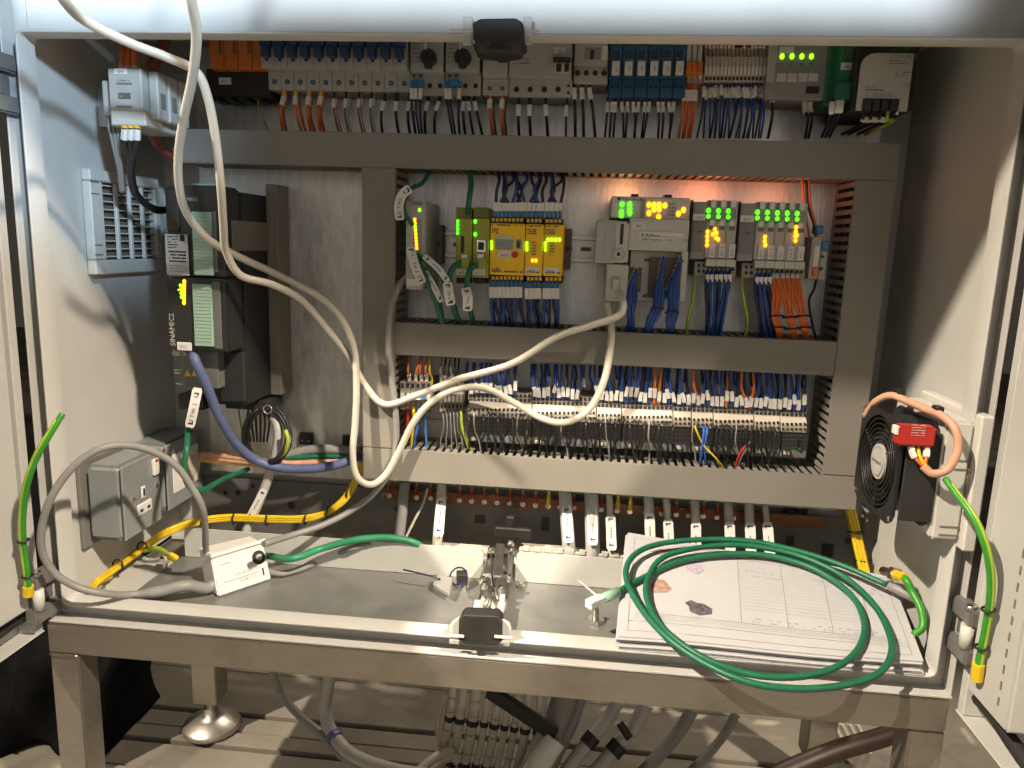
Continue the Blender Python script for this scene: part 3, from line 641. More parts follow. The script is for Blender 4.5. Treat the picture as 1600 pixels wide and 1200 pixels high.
iogroup(1081, 1103.5, [(1104, 1119, [(1105.5, 362), (1105, 369), (1105, 376), (1104.5, 383)]), (1119.5, 1134.5, [(1117, 358), (1119.5, 364), (1119, 372), (1122, 374), (1114, 366)]), (1135, 1150.5, [])], '-A02', 'left grey bus adapter between the controller and three slim modules')
iogroup(1155, 1179.5, [(1180.5, 1195.5, []), (1196, 1211, [(1195.5, 370), (1195, 377), (1196, 383)]), (1211.5, 1226.5, []), (1227, 1242, []), (1242.5, 1258.5, [(1244, 355), (1243.5, 362), (1243, 369), (1245, 368), (1243, 376)])], '-A03', 'right grey bus adapter with five slim modules beside it')
# coupling relay at the right end
t = thing('coupling_relay', 'slim pale coupling relay with orange latch beside the slotted duct', 'relay', (F(1278, 395, .2).x, .257, F(1278, 440, .2).z))
part(t, 'body', 'devgrey', PB(1266, 370, 1281, 436, .20, .2565), PB(1280, 392, 1291, 438, .205, .2565), bevel=.001)
part(t, 'white_front', 'tag', PB(1271, 384, 1280, 418, .1985, .201), bevel=.0008); part(t, 'latch', 'orange', PB(1270, 417, 1279, 432, .197, .2015), bevel=.001)
part(t, 'blue_clamp', 'ferrule_blue', PB(1283, 376, 1296, 391, .205, .22), PB(1275, 352, 1287, 366, .21, .23), bevel=.0015)
knob(t, 'screw', 'black', 1285, 401, .002, .2043, .206, 8); knob(t, 'screw', 'w_navy', 1283, 420, .0025, .2043, .206, 8)
# ================================================================== terminal rows
for i in range(6):
    u0 = 625+8.2*i
    t = thing('feed_terminal', '%s grey terminal at the left end of the lower row, beside the slotted duct' % ORD[i], 'terminal', (F(u0+4, 620, .2).x, .257, F(u0, 641, .205).z), 'grey terminals at the left of the lower row')
    part(t, 'body', 'termgrey', PB(u0, 612, u0+7.6, 626, .196, .2565), PB(u0, 596, u0+7.6, 611.5, .206, .2565), PB(u0, 626.5, u0+7.6, 640, .206, .2565), bevel=.0005)
    part(t, 'marker', 'ferrule_blue' if i == 4 else 'tag', PB(u0+1.2, 614, u0+6.6, 625, .1952, .1965), bevel=.0003)
    part(t, 'wire_hole', 'ink', PB(u0+1.8, 599, u0+5.8, 606, .2052, .2065), bevel=0)
for i in range(6):
    u0 = 687+6.1*i
    t = thing('feed_terminal', '%s slim terminal of the short group just left of the cream row' % ORD[i], 'terminal', (F(u0+3, 625, .2).x, .257, F(u0, 645, .205).z), 'slim terminals beside the cream row')
    part(t, 'body', 'termgrey', PB(u0, 598, u0+5.7, 616, .206, .2565), PB(u0, 616.5, u0+5.7, 630, .197, .2565), PB(u0, 630.5, u0+5.7, 644, .206, .2565), bevel=.0004)
    part(t, 'marker', 'tag', PB(u0+.8, 617.5, u0+4.8, 628, .1962, .1975), bevel=.0003)
    part(t, 'wire_hole', 'ink', PB(u0+1.2, 632, u0+4.4, 638, .2052, .2065), bevel=0)
secs = [731, 831, 932, 971, 1052, 1081, 1115, 1179, 1220, 1262]
def tv(u): return (u-733)*.0491
for i in range(9):
    u0, u1 = secs[i]+.4, secs[i+1]-.8; d = tv((u0+u1)/2)
    n = max(3, round((u1-u0)/6.75)); w = (u1-u0)/n
    TM = t = thing('terminal_module', '%s cream multi-level terminal block from the left in the long lower row' % ORD[i], 'terminal block', (F((u0+u1)/2, 640, .2).x, .257, F(u0, 690+d, .21).z), 'cream multi-level terminal blocks')
    q = PB(u0, 629+d, u1, 651+d, .196, .2565)
    b = MB().prism([(q[0], .2565, q[2]), (q[0], .1962, q[2]), (q[0], .1945, (q[2]+q[5])/2), (q[0], .202, q[5]), (q[0], .2565, q[5])], (q[3]-q[0], 0, 0)); b.build('cream_face', 'cream', t, .0006)
    part(t, 'upper_level', 'termgrey', PB(u0, 612+d, u1, 628.5+d, .208, .2565), bevel=.0006)
    part(t, 'lower_level', 'devdark', PB(u0, 652+d, u1, 690+d, .216, .2565), bevel=.0006)
    part(t, 'foot', 'cream', PB(u0+3, 681+d, u0+14, 686+d, .2145, .2165), bevel=.0004)
    for nm, v0, v1, y, m in (('upper_hole', 614, 619, .2073, 'ink'), ('upper_hole', 621, 626, .2073, 'ink')):
        part(t, nm, m, *[PB(u0+w*k+1.3, v0+d, u0+w*k+w-1.2, v1+d, y, .2085) for k in range(n)], bevel=0, kind='stuff')
    for v0 in (636.5, 644):
        part(t, 'wire_hole', 'ink', *[PB(u0+w*k+1.7, v0+d, u0+w*k+w-1.7, v0+3.6+d, .1938, .198) for k in range(n)], bevel=0, kind='stuff')
    for v0 in (655, 661, 668, 674):
        part(t, 'lower_hole', 'termgrey', *[PB(u0+w*k+1.2, v0+d, u0+w*k+w-1.2, v0+1.2+d, .2152, .217) for k in range(n)], bevel=0, kind='stuff')
part(TM, 'green_end', 'w_pine', PB(1248, 690, 1252, 704, .2125, .22), bevel=.0004)
# earth bar
t = thing('earth_bar', 'long copper earth bar with a row of screws below the lowest duct', 'earth bar', (F(800, 785, .25).x, .256, F(800, 795, .25).z))
zc = F(800, 785, .248).z
part(t, 'bar', 'copper', (F(602, 780, .248).x, .248, zc-.009, F(1290, 800, .248).x, .253, zc+.009), bevel=.0008)
for u in (640, 930, 1240): part(t, 'support', 'blackmatt', (F(u, 780, .25).x-.006, .2535, zc-.012, F(u, 780, .25).x+.006, .272, zc+.012))
EB = [608, 630, 651, 673, 695, 718, 737, 757, 777, 797, 817, 837, 857, 876, 897, 918, 940, 965, 985, 1010, 1035, 1058, 1078, 1100, 1122, 1148]
ebx = []
for i, u in enumerate(EB):
    x = F(u, 783, .246).x; zz = zc-.001
    s = MB().cyl((x, .2445, zz), (x, .248, zz), .0042, 6).cyl((x, .2425, zz), (x, .2445, zz), .0028, 10).build('bar_screw', 'chrome', t); ebx.append(x)
# ================================================================== drive
t = thing('frequency_drive', 'black frequency drive with green label strips and metal side flange', 'drive', (-.37, .262, .20))
ft_ = .112; xL, xR = -.4085, -.3305
def vz(v, u=310, y=ft_): return F(u, v, y).z
zt_, zm, zb_ = vz(290), vz(433), vz(549)
part(t, 'power_body', 'drive', (xL+.002, .150, F(400, 612, .25).z+.002, xR-.0015, .2640, zt_-.004), bevel=.002, seg=2)
part(t, 'operator_unit', 'drive', (xL, ft_, zm+.001, xR-.002, .1495, zt_), bevel=.0025, seg=2)
part(t, 'control_unit', 'drive', (xL, ft_-.002, zb_, xR-.002, .1495, zm-.001), bevel=.0025, seg=2)
part(t, 'raised_front', 'drive', (F(262, 360, ft_).x, ft_-.003, vz(362, 280), F(282, 360, ft_).x, ft_+.001, zt_-.004), bevel=.0015)
q = (xL+.004, .128, F(300, 605, .13).z, F(342, 580, .13).x, .15, zb_-.001); part(t, 'terminal_cover', 'devdark', q, bevel=.001)
b = MB(); zz0, zz1 = F(400, 618, .25).z, zb_-.004
xh = F(343, 600, .145).x; b.prism([(xh, .145, zz0+.012), (xh, .145, zz1), (xR-.0012, .145, zz1), (xR-.0012, .145, zz0+.014)], (0, .113, -.010)); b.build('lower_hood', 'drive', t, .0015)
part(t, 'heatsink_flange', 'drivelabel', (xR-.0014, .226, F(438, 612, .25).z, xR+.0145, .264, F(438, 290, .25).z), bevel=.0008)
part(t, 'flange_groove', 'duct_dark', (xR+.002, .2254, F(438, 400, .25).z, xR+.003, .2262, F(438, 300, .25).z), (xR+.010, .2254, F(438, 610, .25).z, xR+.011, .2262, F(438, 292, .25).z), bevel=0)
part(t, 'label_strip', 'mint', PB(301, 331, 331, 430, ft_-.0042, ft_-.0005), bevel=.0006); part(t, 'label_strip', 'mint', PB(302, 444, 331, 541, ft_-.0062, ft_-.002), bevel=.0006)
b = MB()
for k in range(16): b.box(*PB(302, 334+5.6*k, 331, 334.7+5.6*k, ft_-.0046, ft_-.004))
for k in range(17): b.box(*PB(303, 447+5.4*k, 331, 447.7+5.4*k, ft_-.0066, ft_-.006))
b.build('strip_line', 'midgrey', t, kind='stuff')
part(t, 'strip_edge', 'devdark', PB(333, 330, 339, 425, ft_-.0014, ft_), PB(333, 440, 345, 545, ft_-.0036, ft_-.001), bevel=.0005)
part(t, 'rating_plate', 'w_lgrey', PB(259, 366, 294, 430, ft_-.0036, ft_-.0025), bevel=0); scribble(t, 'ink', 262, 369, 278, 390, ft_-.0037, 5, h=.35); part(t, 'plate_square', 'ink', PB(281, 367, 288, 377, ft_-.004, ft_-.0035), bevel=0)
scribble(t, 'ink', 264, 392, 291, 412, ft_-.0037, 4, h=.5); scribble(t, 'greyink', 262, 415, 292, 427, ft_-.0037, 3, h=.3)
ftext('SIEMENS', .0058, 284, 313.5, ft_, 'mint', t, sx=.95)
text('SINAMICS', .0095, F(274, 541, ft_-.0025), NZ, -NX, 'white', t)
part(t, 'display_window', 'black', PB(262, 440, 283, 474, ft_-.0026, ft_-.0015), bevel=0)
for i in range(7): led(t, 'ledyellow', 288-.1*i, 440+5.5*i, ft_-.0022, .0024, 1.3)
for i in range(4): led(t, 'ledlime', 282+.6*i, 446+6*i, ft_-.0022, .0020, 1.2)
led(t, 'ledamber', 279, 453, ft_-.0022, .0012)
part(t, 'label', 'tag', PB(276, 535, 299, 548, ft_-.004, ft_-.002), bevel=.0008); ftext('-T01', .0052, 280, 544, ft_-.004, 'greyink', t)
part(t, 'small_label', 'w_lgrey', PB(269, 549, 281, 556, .1273, .1285), PB(286, 550, 291, 556, .1273, .1285), bevel=0)
scribble(t, 'greyink', 272, 577, 288, 586, .1277, 2, h=.5); scribble(t, 'greyink', 273, 599, 296, 602, .1277, 1)
for u in (293, 304): p = F(u, 583, .1277); MB().prism([(p.x-.0045, .1275, p.z-.004), (p.x+.0045, .1275, p.z-.004), (p.x, .1275, p.z+.005)], (0, .001, 0)).build('warning_triangle', 'ferrule_yellow', t)
part(t, 'blank_cover', 'drivelabel', (xR-.0024, FX(364, 368, xR).y, FX(364, 392, xR).z, xR-.0004, min(.2255, FX(427, 368, xR).y), FX(364, 344, xR).z), bevel=.0005)
part(t, 'top_clip', 'mint', PB(299, 287, 334, 290, .125, .14), bevel=.0006)
part(t, 'connector', 'black', PB(278, 617, 318, 640, .14, .17), bevel=.001)
part(t, 'lower_terminal', 'blackmatt', PB(352, 625, 420, 640, .20, .25), bevel=.001)
part(t, 'earth_bracket', 'devlight', PB(408, 627, 428, 650, .235, .25), bevel=.001)
# ================================================================== left wall
t = thing('isolator_switch', 'pale isolator switch on the upper left wall with small red window', 'switch', (-XW, .13, .575))
yi = .072
def pbi(u0, v0, u1, v1, yf, yb): return PB(u0, v0, u1, v1, yf, yb)
xr = F(222, 150, yi).x
part(t, 'centre_body', 'devgrey', pbi(170, 106, 222, 198, yi, yi+.08), bevel=.0015)
part(t, 'side_body', 'devgrey', (F(149, 150, yi).x, yi+.012, F(160, 178, yi).z, F(170, 150, yi).x-.0004, yi+.075, F(160, 122, yi).z), bevel=.0015)
part(t, 'wall_bracket', 'zincplate', (-XW+.0005, yi+.076, F(180, 184, yi).z, F(215, 150, yi).x, yi+.0785, F(180, 112, yi).z), bevel=.0004)
part(t, 'terminal_cover', 'devlight', pbi(173, 172, 227, 196, yi-.004, yi+.03), bevel=.0012)
for j in range(3):
    part(t, 'rear_terminal', 'devgrey', (xr+.0006, yi+.012+.024*j, F(230, 190, .1).z, xr+.012, yi+.032+.024*j, F(230, 116, .1).z), bevel=.0015)
    part(t, 'rear_groove', 'duct_dark', (xr+.0118, yi+.017+.024*j, F(230, 172, .1).z, xr+.0126, yi+.027+.024*j, F(230, 148, .1).z), bevel=0)
part(t, 'label', 'tag', pbi(178, 107, 198, 116, yi-.001, yi), bevel=0); ftext('-Q01', .0045, 181, 114, yi-.001, 'ink', t)
part(t, 'red_window', 'brown', pbi(185, 145, 203, 154, yi-.0012, yi), bevel=0); ftext('0', .004, 188, 152.5, yi-.0012, 'white', t)
for v in (131, 167): part(t, 'slot', 'duct_dark', pbi(182, v-2, 206, v+1, yi-.0006, yi+.001), bevel=0)
scribble(t, 'greyink', 184, 125, 204, 128, yi-.0003, 1, h=.5)
def grille(cat_label):
    t = thing('vent_grille', cat_label, 'ventilation grille', (-XW, .18, .388))
    y0, y1, z0, z1 = .108, .258, .388, .516; x = -.503
    for zz in ((z0, z0+.018), (z1-.014, z1)): part(t, 'frame_rail', 'white', (-XW+.0004, y0, zz[0], x+.002, y1, zz[1]), bevel=.0015)
    for yy in ((y0, y0+.024), (y1-.012, y1)): part(t, 'frame_stile', 'white', (-XW+.0004, yy[0], z0+.0185, x+.0018, yy[1], z1-.0145), bevel=.0015)
    part(t, 'filter_mat', 'brown', (-XW+.0002, y0+.02, z0+.015, -XW+.002, y1-.01, z1-.012), bevel=0)
    for k in range(10): zc = z0+.022+k*.0098; part(t, 'louvre', 'white', (-XW+.002, y0+.0242, zc-.0007, x-.001, y1-.0122, zc+.0007), bevel=0)
    for k in (1, 2, 3): yy = y0+.024+k*.0285; part(t, 'grille_bar', 'white', (x-.003, yy-.0025, z0+.0185, x+.0015, yy+.0025, z1-.0145), bevel=.0006)
    for zz in (z0+.024, z0+.036, z1-.030, z1-.016): part(t, 'clip_slot', 'duct_dark', (x+.0012, y0+.001, zz, x+.0024, y0+.016, zz+.0015), bevel=0)
grille('cream ventilation grille with louvres on the left wall below the isolator')
t = thing('socket_box', 'nearer grey metal socket box with three-pin outlet and red-tipped rocker', 'socket', (-XW, .106, .058))
part(t, 'box', 'boxgrey', (-XW+.006, .066, .056, -.4605, .150, .155), bevel=.006, seg=3)
part(t, 'back_plate', 'duct_dark', (-XW+.0003, .058, .046, -XW+.0058, .156, .160), bevel=.001)  # dark plate on the wall, slightly larger than the box
part(t, 'front_plate', 'boxgrey', (-.4600, .067, .057, -.4575, .149, .154), bevel=.0012)
xf = -.4572
def onx(y0, z0, y1, z1, m, nm, bev=.0006, dx=.0015): return part(t, nm, m, (xf-.001, y0, z0, xf+dx, y1, z1), bevel=bev)
onx(.131, .124, .143, .146, 'tag', 'rocker_switch', .0012, .004); onx(.1335, .142, .1405, .1455, 'red', 'red_tip', .0005, .0047)
onx(.104, .101, .113, .117, 'tag', 'earth_shutter', .002); onx(.1065, .104, .1105, .114, 'ink', 'earth_slot', 0, .0019)
onx(.093, .080, .125, .0955, 'tag', 'pin_shutter', .0015); onx(.098, .0845, .104, .0885, 'ink', 'pin_slot', 0, .0019); onx(.114, .0845, .120, .0885, 'ink', 'pin_slot', 0, .0019)
for yy, zz in ((.088, .106), (.140, .108)): MB().cyl((xf-.001, yy, zz), (xf+.0008, yy, zz), .003, 12).build('plate_screw', 'chrome', t)
t = thing('socket_box', 'farther grey socket box with large round white outlet, behind the first', 'socket', (-XW, .21, .06))
part(t, 'box', 'boxgrey', (-XW+.001, .166, .060, -.4605, .262, .156), bevel=.006, seg=3)
part(t, 'front_plate', 'boxgrey', (-.4602, .167, .061, -.4580, .261, .155), bevel=.0012)
part(t, 'outlet_plate', 'tag', (-.4579, .180, .082, -.4565, .250, .138), bevel=.002)
MB().cyl((-.4562, .222, .110), (-.4525, .222, .110), .0245, 28).build('outlet_ring', 'tag', t, .001); MB().cyl((-.4524, .222, .110), (-.4519, .222, .110), .019, 28).build('outlet_well', 'cream', t)
t = thing('bolt', 'shiny bolt on the floor corner below the nearer socket box', 'bolt', (-.498, .066, ZB)); MB().cyl((-.498, .066, ZB), (-.498, .066, ZB+.012), .004, 12).build('shank', 'chrome', t); MB().cyl((-.498, .066, ZB+.003), (-.498, .066, ZB+.008), .008, 6).build('nut', 'chrome', t)
# ================================================================== right wall fan
t = thing('filter_fan', 'black cooling fan in its pale housing on the right wall', 'fan', (.5, .06, .17))
zf0, zf1, yf0, yf1, xf0 = .166, .277, .002, .114, .432
fr = MB(); cy, cz = (yf0+yf1)/2, (zf0+zf1)/2
def fdisc(r, t_): return (cy+r*math.cos(t_), cz+r*math.sin(t_))
# square flange with a round opening
for x0 in (xf0, .4665):
    k = len(fr.v); N_ = 48
    for i in range(N_):
        a = 2*math.pi*i/N_; c, s_ = math.cos(a), math.sin(a); m_ = .056/max(abs(c), abs(s_))
        rr = min(m_, .072)
        for xx in (x0, x0+.0035):
            fr.v.append((xx, cy+.0515*c, cz+.0515*s_)); fr.v.append((xx, cy+rr*c, cz+rr*s_))
    for i in range(N_):
        a = k+4*i; b_ = k+4*((i+1) % N_)
        fr.f += [(a, b_, b_+1, a+1), (a+2, a+3, b_+3, b_+2), (a+1, b_+1, b_+3, a+3), (a, a+2, b_+2, b_)]
fr.build('flange', 'black', t)
w = MB(); w.grid(lambda i, j: (xf0+.003+j*.036, *fdisc(.0525+.003*abs(j-.5), 2*math.pi*i)), 40, 4); w.build('fan_duct', 'black', t, smooth=True)
MB().cyl((xf0+.004, cy, cz), (xf0+.030, cy, cz), .022, 28).build('hub', 'blackmatt', t)
g_ = MB().cyl((xf0+.0015, cy, cz), (xf0+.004, cy, cz), .0195, 32).build('hub_label', 'w_lgrey', t)
MB().cyl((xf0+.0010, cy, cz), (xf0+.0016, cy, cz), .0165, 32).build('label_ring', 'midgrey', g_); MB().cyl((xf0+.0006, cy, cz), (xf0+.0011, cy, cz), .0150, 32).build('label_core', 'w_lgrey', g_)
text('ebmpapst', .0066, (xf0+.0003, cy+.014, cz-.002), (0, -1, 0), NZ, 'ink', t); 
for k in range(7):
    a0 = 2*math.pi*k/7; bl = MB()
    bl.grid(lambda i, j: (xf0+.010+.016*j+.002*math.sin(3*i), *fdisc(.022+.0285*i, a0+.75*j+.3*i)), 5, 5); bl.build('fan_blade', 'blackmatt', t, smooth=True)
for k in range(3):
    a0 = 2*math.pi*k/3+.4; bl = MB(); p, q = fdisc(.021, a0), fdisc(.052, a0+.1)
    bl.tube([Vector((xf0+.004, *p)), Vector((xf0+.003, *q))], .0022, 6); bl.build('strut', 'black', t)
for r_ in (.0255, .031, .0365, .042, .0475): MB().tube([Vector((xf0+.002, *fdisc(r_, 2*math.pi*i/40))) for i in range(40)], .0010, 5, closed=True).build('guard_ring', 'black', t, smooth=True)
for yy, zz in ((yf0+.007, zf0+.007), (yf1-.007, zf0+.007), (yf0+.007, zf1-.007), (yf1-.007, zf1-.007)): MB().cyl((xf0-.0015, yy, zz), (xf0+.002, yy, zz), .0028, 10).build('fixing_screw', 'chrome', t)
part(t, 'housing', 'white', (.4705, -.004, .158, .4985, .120, .284), bevel=.003, seg=2)
part(t, 'housing_rim', 'white', (.499, -.012, .150, XW-.0007, .128, .292), bevel=.002)
b = MB()
for zz in (.163, .172, .2335, .2425): b.box(.478, -.0046, zz, .497, -.0036, zz+.002)
b.build('housing_slot', 'duct_dark', t, kind='stuff')
part(t, 'black_side', 'blackmatt', (.4365, -.0035, .176, .4695, -.0005, .270), bevel=.001)
part(t, 'small_label', 'tag', (.4400, -.0046, .263, .4480, -.0034, .272), bevel=0)
p0, p1 = F(1404, 664, -.012), F(1458, 698, -.012)
part(t, 'red_terminal_box', 'red', (p0.x, -.016, p1.z, p1.x, .000, p0.z), bevel=.002, seg=2); scribble(t, 'white', 1424, 664, 1446, 684, -.0162, 5, h=.2, dens=.8)
part(t, 'red_box_end', 'tag', (p0.x-.003, -.014, p0.z-.010, p0.x+.001, -.004, p0.z-.001), bevel=.0008)
for u, v in ((1410, 618), (1470, 645)): part(t, 'tie_mount', 'black', PB(u-7, v-9, u+6, v+3, .0 if u > 1450 else .06, .012 if u > 1450 else .075), bevel=.001)
# ================================================================== latch blocks and rods
t = thing('latch_block', 'black eight-sided latch block at the centre of the top edge', 'latch', (F(778, 60, 0).x, 0, F(778, 86, -.03).z))
y = -.026; oc = [(739, 62), (739, 36), (750, 29), (806, 28), (817, 35), (818, 62), (806, 70), (752, 70)]
MB().prism([F(u, v, y) for u, v in oc], (0, .045, -.001)).build('block', 'black', t, .0012)
e = MB(); c = F(778, 68, y); e.grid(lambda i, j: (c.x+.0262*math.cos(2*math.pi*i)*(1-.15*j), y+.018+.019*math.sin(2*math.pi*i)*(1-.15*j), c.z+.002-.010*j), 24, 2); k = len(e.v)
e.f.append(tuple(i*3+2 for i in range(24))); e.build('under_dome', 'black', t, smooth=True)
for u0, u1 in ((723, 738), (817, 831)): part(t, 'side_tab', 'white', PB(u0, 26, u1, 70, -.006, -.0035), bevel=.0008)
part(t, 'edge_pin', 'white', PB(700, 45, 742, 49.5, -.0075, -.0045), PB(808, 46, 842, 50, -.0075, -.0045), bevel=.0008)
part(t, 'striker', 'black', PB(776, 80, 792, 92, .004, .02), bevel=.001)
t = thing('latch_block', 'black square latch block at the centre of the bottom edge', 'latch', (F(750, 990, 0).x, 0, -.02))
y = -.012; oc = [(717, 969), (724, 961), (777, 963), (784, 972), (784, 1003), (776, 1009), (726, 1007), (716, 999)]
MB().prism([F(u, v, y) for u, v in oc], (0, .020, 0)).build('block', 'blackmatt', t, .0012)
for s, pts in ((0, [(718, 964), (706, 972), (701, 980), (703, 990), (718, 993)]), (1, [(784, 967), (796, 974), (799, 983), (796, 993), (784, 994)])):
    MB().prism([F(u, v, -.004) for u, v in pts], (0, .003, 0)).build('side_ear', 'white', t, .0006)
part(t, 'edge_pin', 'white', PB(700, 992, 725, 996.5, -.0145, -.0125), PB(772, 994, 800, 998.5, -.0145, -.0125), bevel=.0006)
part(t, 'lower_tab', 'white', PB(702, 1000, 718, 1007, -.004, -.002), PB(780, 1003, 796, 1010, -.004, -.002), bevel=.0006)
t = thing('latch_rods', 'steel latch levers and rods lying between the two floor plates', 'latch mechanism', (F(770, 900, .1).x, .08, ZB))
zz = .004
b = MB(); p = [FZ(u, v, .006) for u, v in ((742, 937), (778, 940), (772, 962), (737, 960))]; q = [v_ - Vector((0, 0, .003)) for v_ in p]; b.hexa(p, q).build('base_bracket', 'white', t)
p = [FZ(u, v, .012) for u, v in ((781, 928), (789, 929), (783, 962), (772, 962))]; MB().hexa(p, [v_ - Vector((0, 0, .006)) for v_ in p]).build('side_bracket', 'white', t)
for a_, b_, r_, m_ in (((772, 958), (770, 900), .004, 'chrome'), ((758, 948), (768, 918), .003, 'darksteel'), ((784, 898), (778, 866), .0045, 'darksteel'), ((776, 940), (772, 905), .0035, 'darksteel'), ((762, 905), (764, 862), .003, 'chrome')):
    MB().tube([FZ(*a_, .012), FZ(*b_, .02)], r_, 8).build('rod', m_, t, smooth=True)
for u, v, z_ in ((754, 908, .012), (757, 916, .012), (790, 902, .014), (796, 905, .014), (783, 922, .012), (767, 860, .03), (798, 850, .03), (800, 862, .03), (772, 946, .01), (785, 888, .02), (814, 917, -.012), (727, 920, -.012)):
    p = FZ(u, v, z_); MB().cyl(p-Vector((0, 0, .003)), p+Vector((0, 0, .003)), .005, 6).cyl(p, p+Vector((0, 0, .006)), .003, 10).build('bolt', 'chrome', t)
part(t, 'lever_block', 'darksteel', (FZ(756, 890, .01).x, .13, ZB+.004, FZ(800, 890, .01).x, .205, .020), bevel=.003)
b = MB(); p = [FZ(u, v, .028) for u, v in ((775, 848), (789, 849), (784, 900), (770, 900))]; b.hexa(p, [v_-Vector((0, 0, .004)) for v_ in p]).build('lever_arm', 'darksteel', t, .001)
part(t, 'rear_catch', 'black', PB(772, 826, 830, 842, .205, .215), PB(790, 808, 804, 826, .21, .222), bevel=.002)
t = thing('bolt', 'shiny bolt with wide nut standing on the floor left of the papers', 'bolt', FZ(930, 972, ZB+.003)); p = FZ(930, 972, ZB+.003)
MB().cyl(p, p+Vector((0, 0, .005)), .011, 6).build('nut', 'chrome', t); MB().cyl(p+Vector((0, 0, .005)), p+Vector((0, 0, .018)), .0042, 12).build('shank', 'chrome', t)
# ================================================================== junction box
B0, B1 = FZ(341, 933, ZB+.004), FZ(424, 905, ZB+.004)
bn = Vector(((B1-B0).y, -(B1-B0).x, 0)).normalized(); bn = (bn + Vector((0, 0, .45))).normalized()   # front face leans back
def onpl(u, v): d = ray(u, v); return CP + d*((B0-CP).dot(bn)/d.dot(bn))
T0, T1 = onpl(329, 868), onpl(411, 848)
t = thing('junction_box', 'small white junction box tilted on the floor plate, three cables plugged in', 'junction box', B0)
dv_ = Vector((-(B1-B0).y, (B1-B0).x, 0)).normalized()*.034
MB().hexa([B0, B1, T1, T0], [B0+dv_, B1+dv_, T1+dv_, T0+dv_]).build('body', 'tag', t, .0015, seg=2)
up = (T0-B0); rt = (B1-B0); nn = rt.cross(up).normalized()
if nn.dot(CP-B0) < 0: nn = -nn
def onbox(a, b_, lift=.0005): return B0 + rt*a + up*b_ + nn*lift
MB().hexa([onbox(-.02, .93, .004), onbox(1.02, .93, .004), onbox(1.02, 1.03, .004), onbox(-.02, 1.03, .004)], [onbox(-.02, .93, -.006), onbox(1.02, .93, -.006), onbox(1.02, 1.03, -.006), onbox(-.02, 1.03, -.006)]).build('top_rim', 'tag', t, .001)
pc = onbox(.84, .62); MB().cyl(pc-nn*.002, pc+nn*.0008, .0092, 22).build('round_window', 'blackmatt', t); MB().cyl(pc+nn*.0004, pc+nn*.0018, .0045, 8).build('window_core', 'w_lgrey', t)
text('100-41503150', .0062, onbox(.34, .34), rt, up, 'midgrey', t); text('AWB2113', .0055, onbox(.42, .17), rt, up, 'midgrey', t)
MB().hexa([onbox(.15, .27), onbox(.82, .27), onbox(.82, .285), onbox(.15, .285)], [onbox(.15, .27, 0), onbox(.82, .27, 0), onbox(.82, .285, 0), onbox(.15, .285, 0)]).build('label_line', 'greyink', t)
MB().hexa([onbox(.12, .70), onbox(.32, .70), onbox(.32, .72), onbox(.12, .72)], [onbox(.12, .70, 0), onbox(.32, .70, 0), onbox(.32, .72, 0), onbox(.12, .72, 0)]).build('label_line', 'faintink', t)
MB().hexa([onbox(.86, .16), onbox(.89, .16), onbox(.89, .34), onbox(.86, .34)], [onbox(.86, .16, 0), onbox(.89, .16, 0), onbox(.89, .34, 0), onbox(.86, .34, 0)]).build('mark', 'ink', t)
# ================================================================== papers
Q00, Q10 = FZ(966, 994, .018), FZ(1443, 1034, .018); Q01, Q11 = FZ(981, 833, .060), FX(1392, 902, .508)
def sheet(s, q, h=0.0):
    p = Q00*(1-s)*(1-q)+Q10*s*(1-q)+Q01*(1-s)*q+Q11*s*q
    return p + Vector((0, 0, h + .004*math.sin(math.pi*s)*math.sin(math.pi*q*.9) + .0012*math.sin(7*s+2*q)))
def onpaper(u, v):
    d = ray(u, v); s, q = .4, .5
    for _ in range(25):
        p = sheet(s, q)
        def err(s, q): P = sheet(s, q)-CP; k = P.dot(d)/d.dot(d); e = P-d*k; return e
        e = err(s, q); ds = (err(s+1e-4, q)-e)/1e-4; dq = (err(s, q+1e-4)-e)/1e-4
        a, b_, c, f, g = ds.dot(ds), ds.dot(dq), dq.dot(dq), -ds.dot(e), -dq.dot(e); D = a*c-b_*b_
        s += (f*c-g*b_)/D; q += (a*g-b_*f)/D
    return s, q
t = thing('paper_stack', 'stack of printed wiring diagrams sagging over the bottom edge', 'papers', Q00)
for k in range(8):
    h = -.0021*k; ox, oy = random.uniform(-.003, .003), random.uniform(-.003, .001)
    if k == 0: ox = oy = 0
    b = MB(); b.grid(lambda s, q: sheet(s, q, h)+Vector((ox, oy, 0)), 14, 10); n = len(b.v)
    b.grid(lambda s, q: sheet(s, q, h-.0008)+Vector((ox, oy, 0)), 14, 10); m_ = 11
    ring = [i*m_ for i in range(15)] + [14*m_+j for j in range(1, 11)] + [i*m_+10 for i in range(13, -1, -1)] + [j for j in range(9, 0, -1)]
    for i in range(len(ring)): a, c = ring[i], ring[(i+1) % len(ring)]; b.f.append((a, c, c+n, a+n))
    b.build('sheet', 'paper', t, smooth=False)
def pline(pts, m, w=.0004, name='printed_line'):
    P = []
    for i in range(len(pts)-1):
        for k in range(8): P.append((pts[i][0]+(pts[i+1][0]-pts[i][0])*k/8, pts[i][1]+(pts[i+1][1]-pts[i][1])*k/8))
    P.append(pts[-1]); b = MB()
    for i in range(len(P)-1):
        a, c = sheet(*P[i], .0003), sheet(*P[i+1], .0003); d = (c-a).normalized(); sd = d.cross(Vector((0, 0, 1))).normalized()*w
        n = len(b.v); b.v += [tuple(a-sd), tuple(c-sd), tuple(c+sd), tuple(a+sd)]; b.f.append((n, n+1, n+2, n+3))
    return b
fr = MB()
def addl(pts, w=.0003):
    b = pline(pts, None, w); n = len(fr.v); fr.v += b.v; fr.f += [tuple(i+n for i in f) for f in b.f]
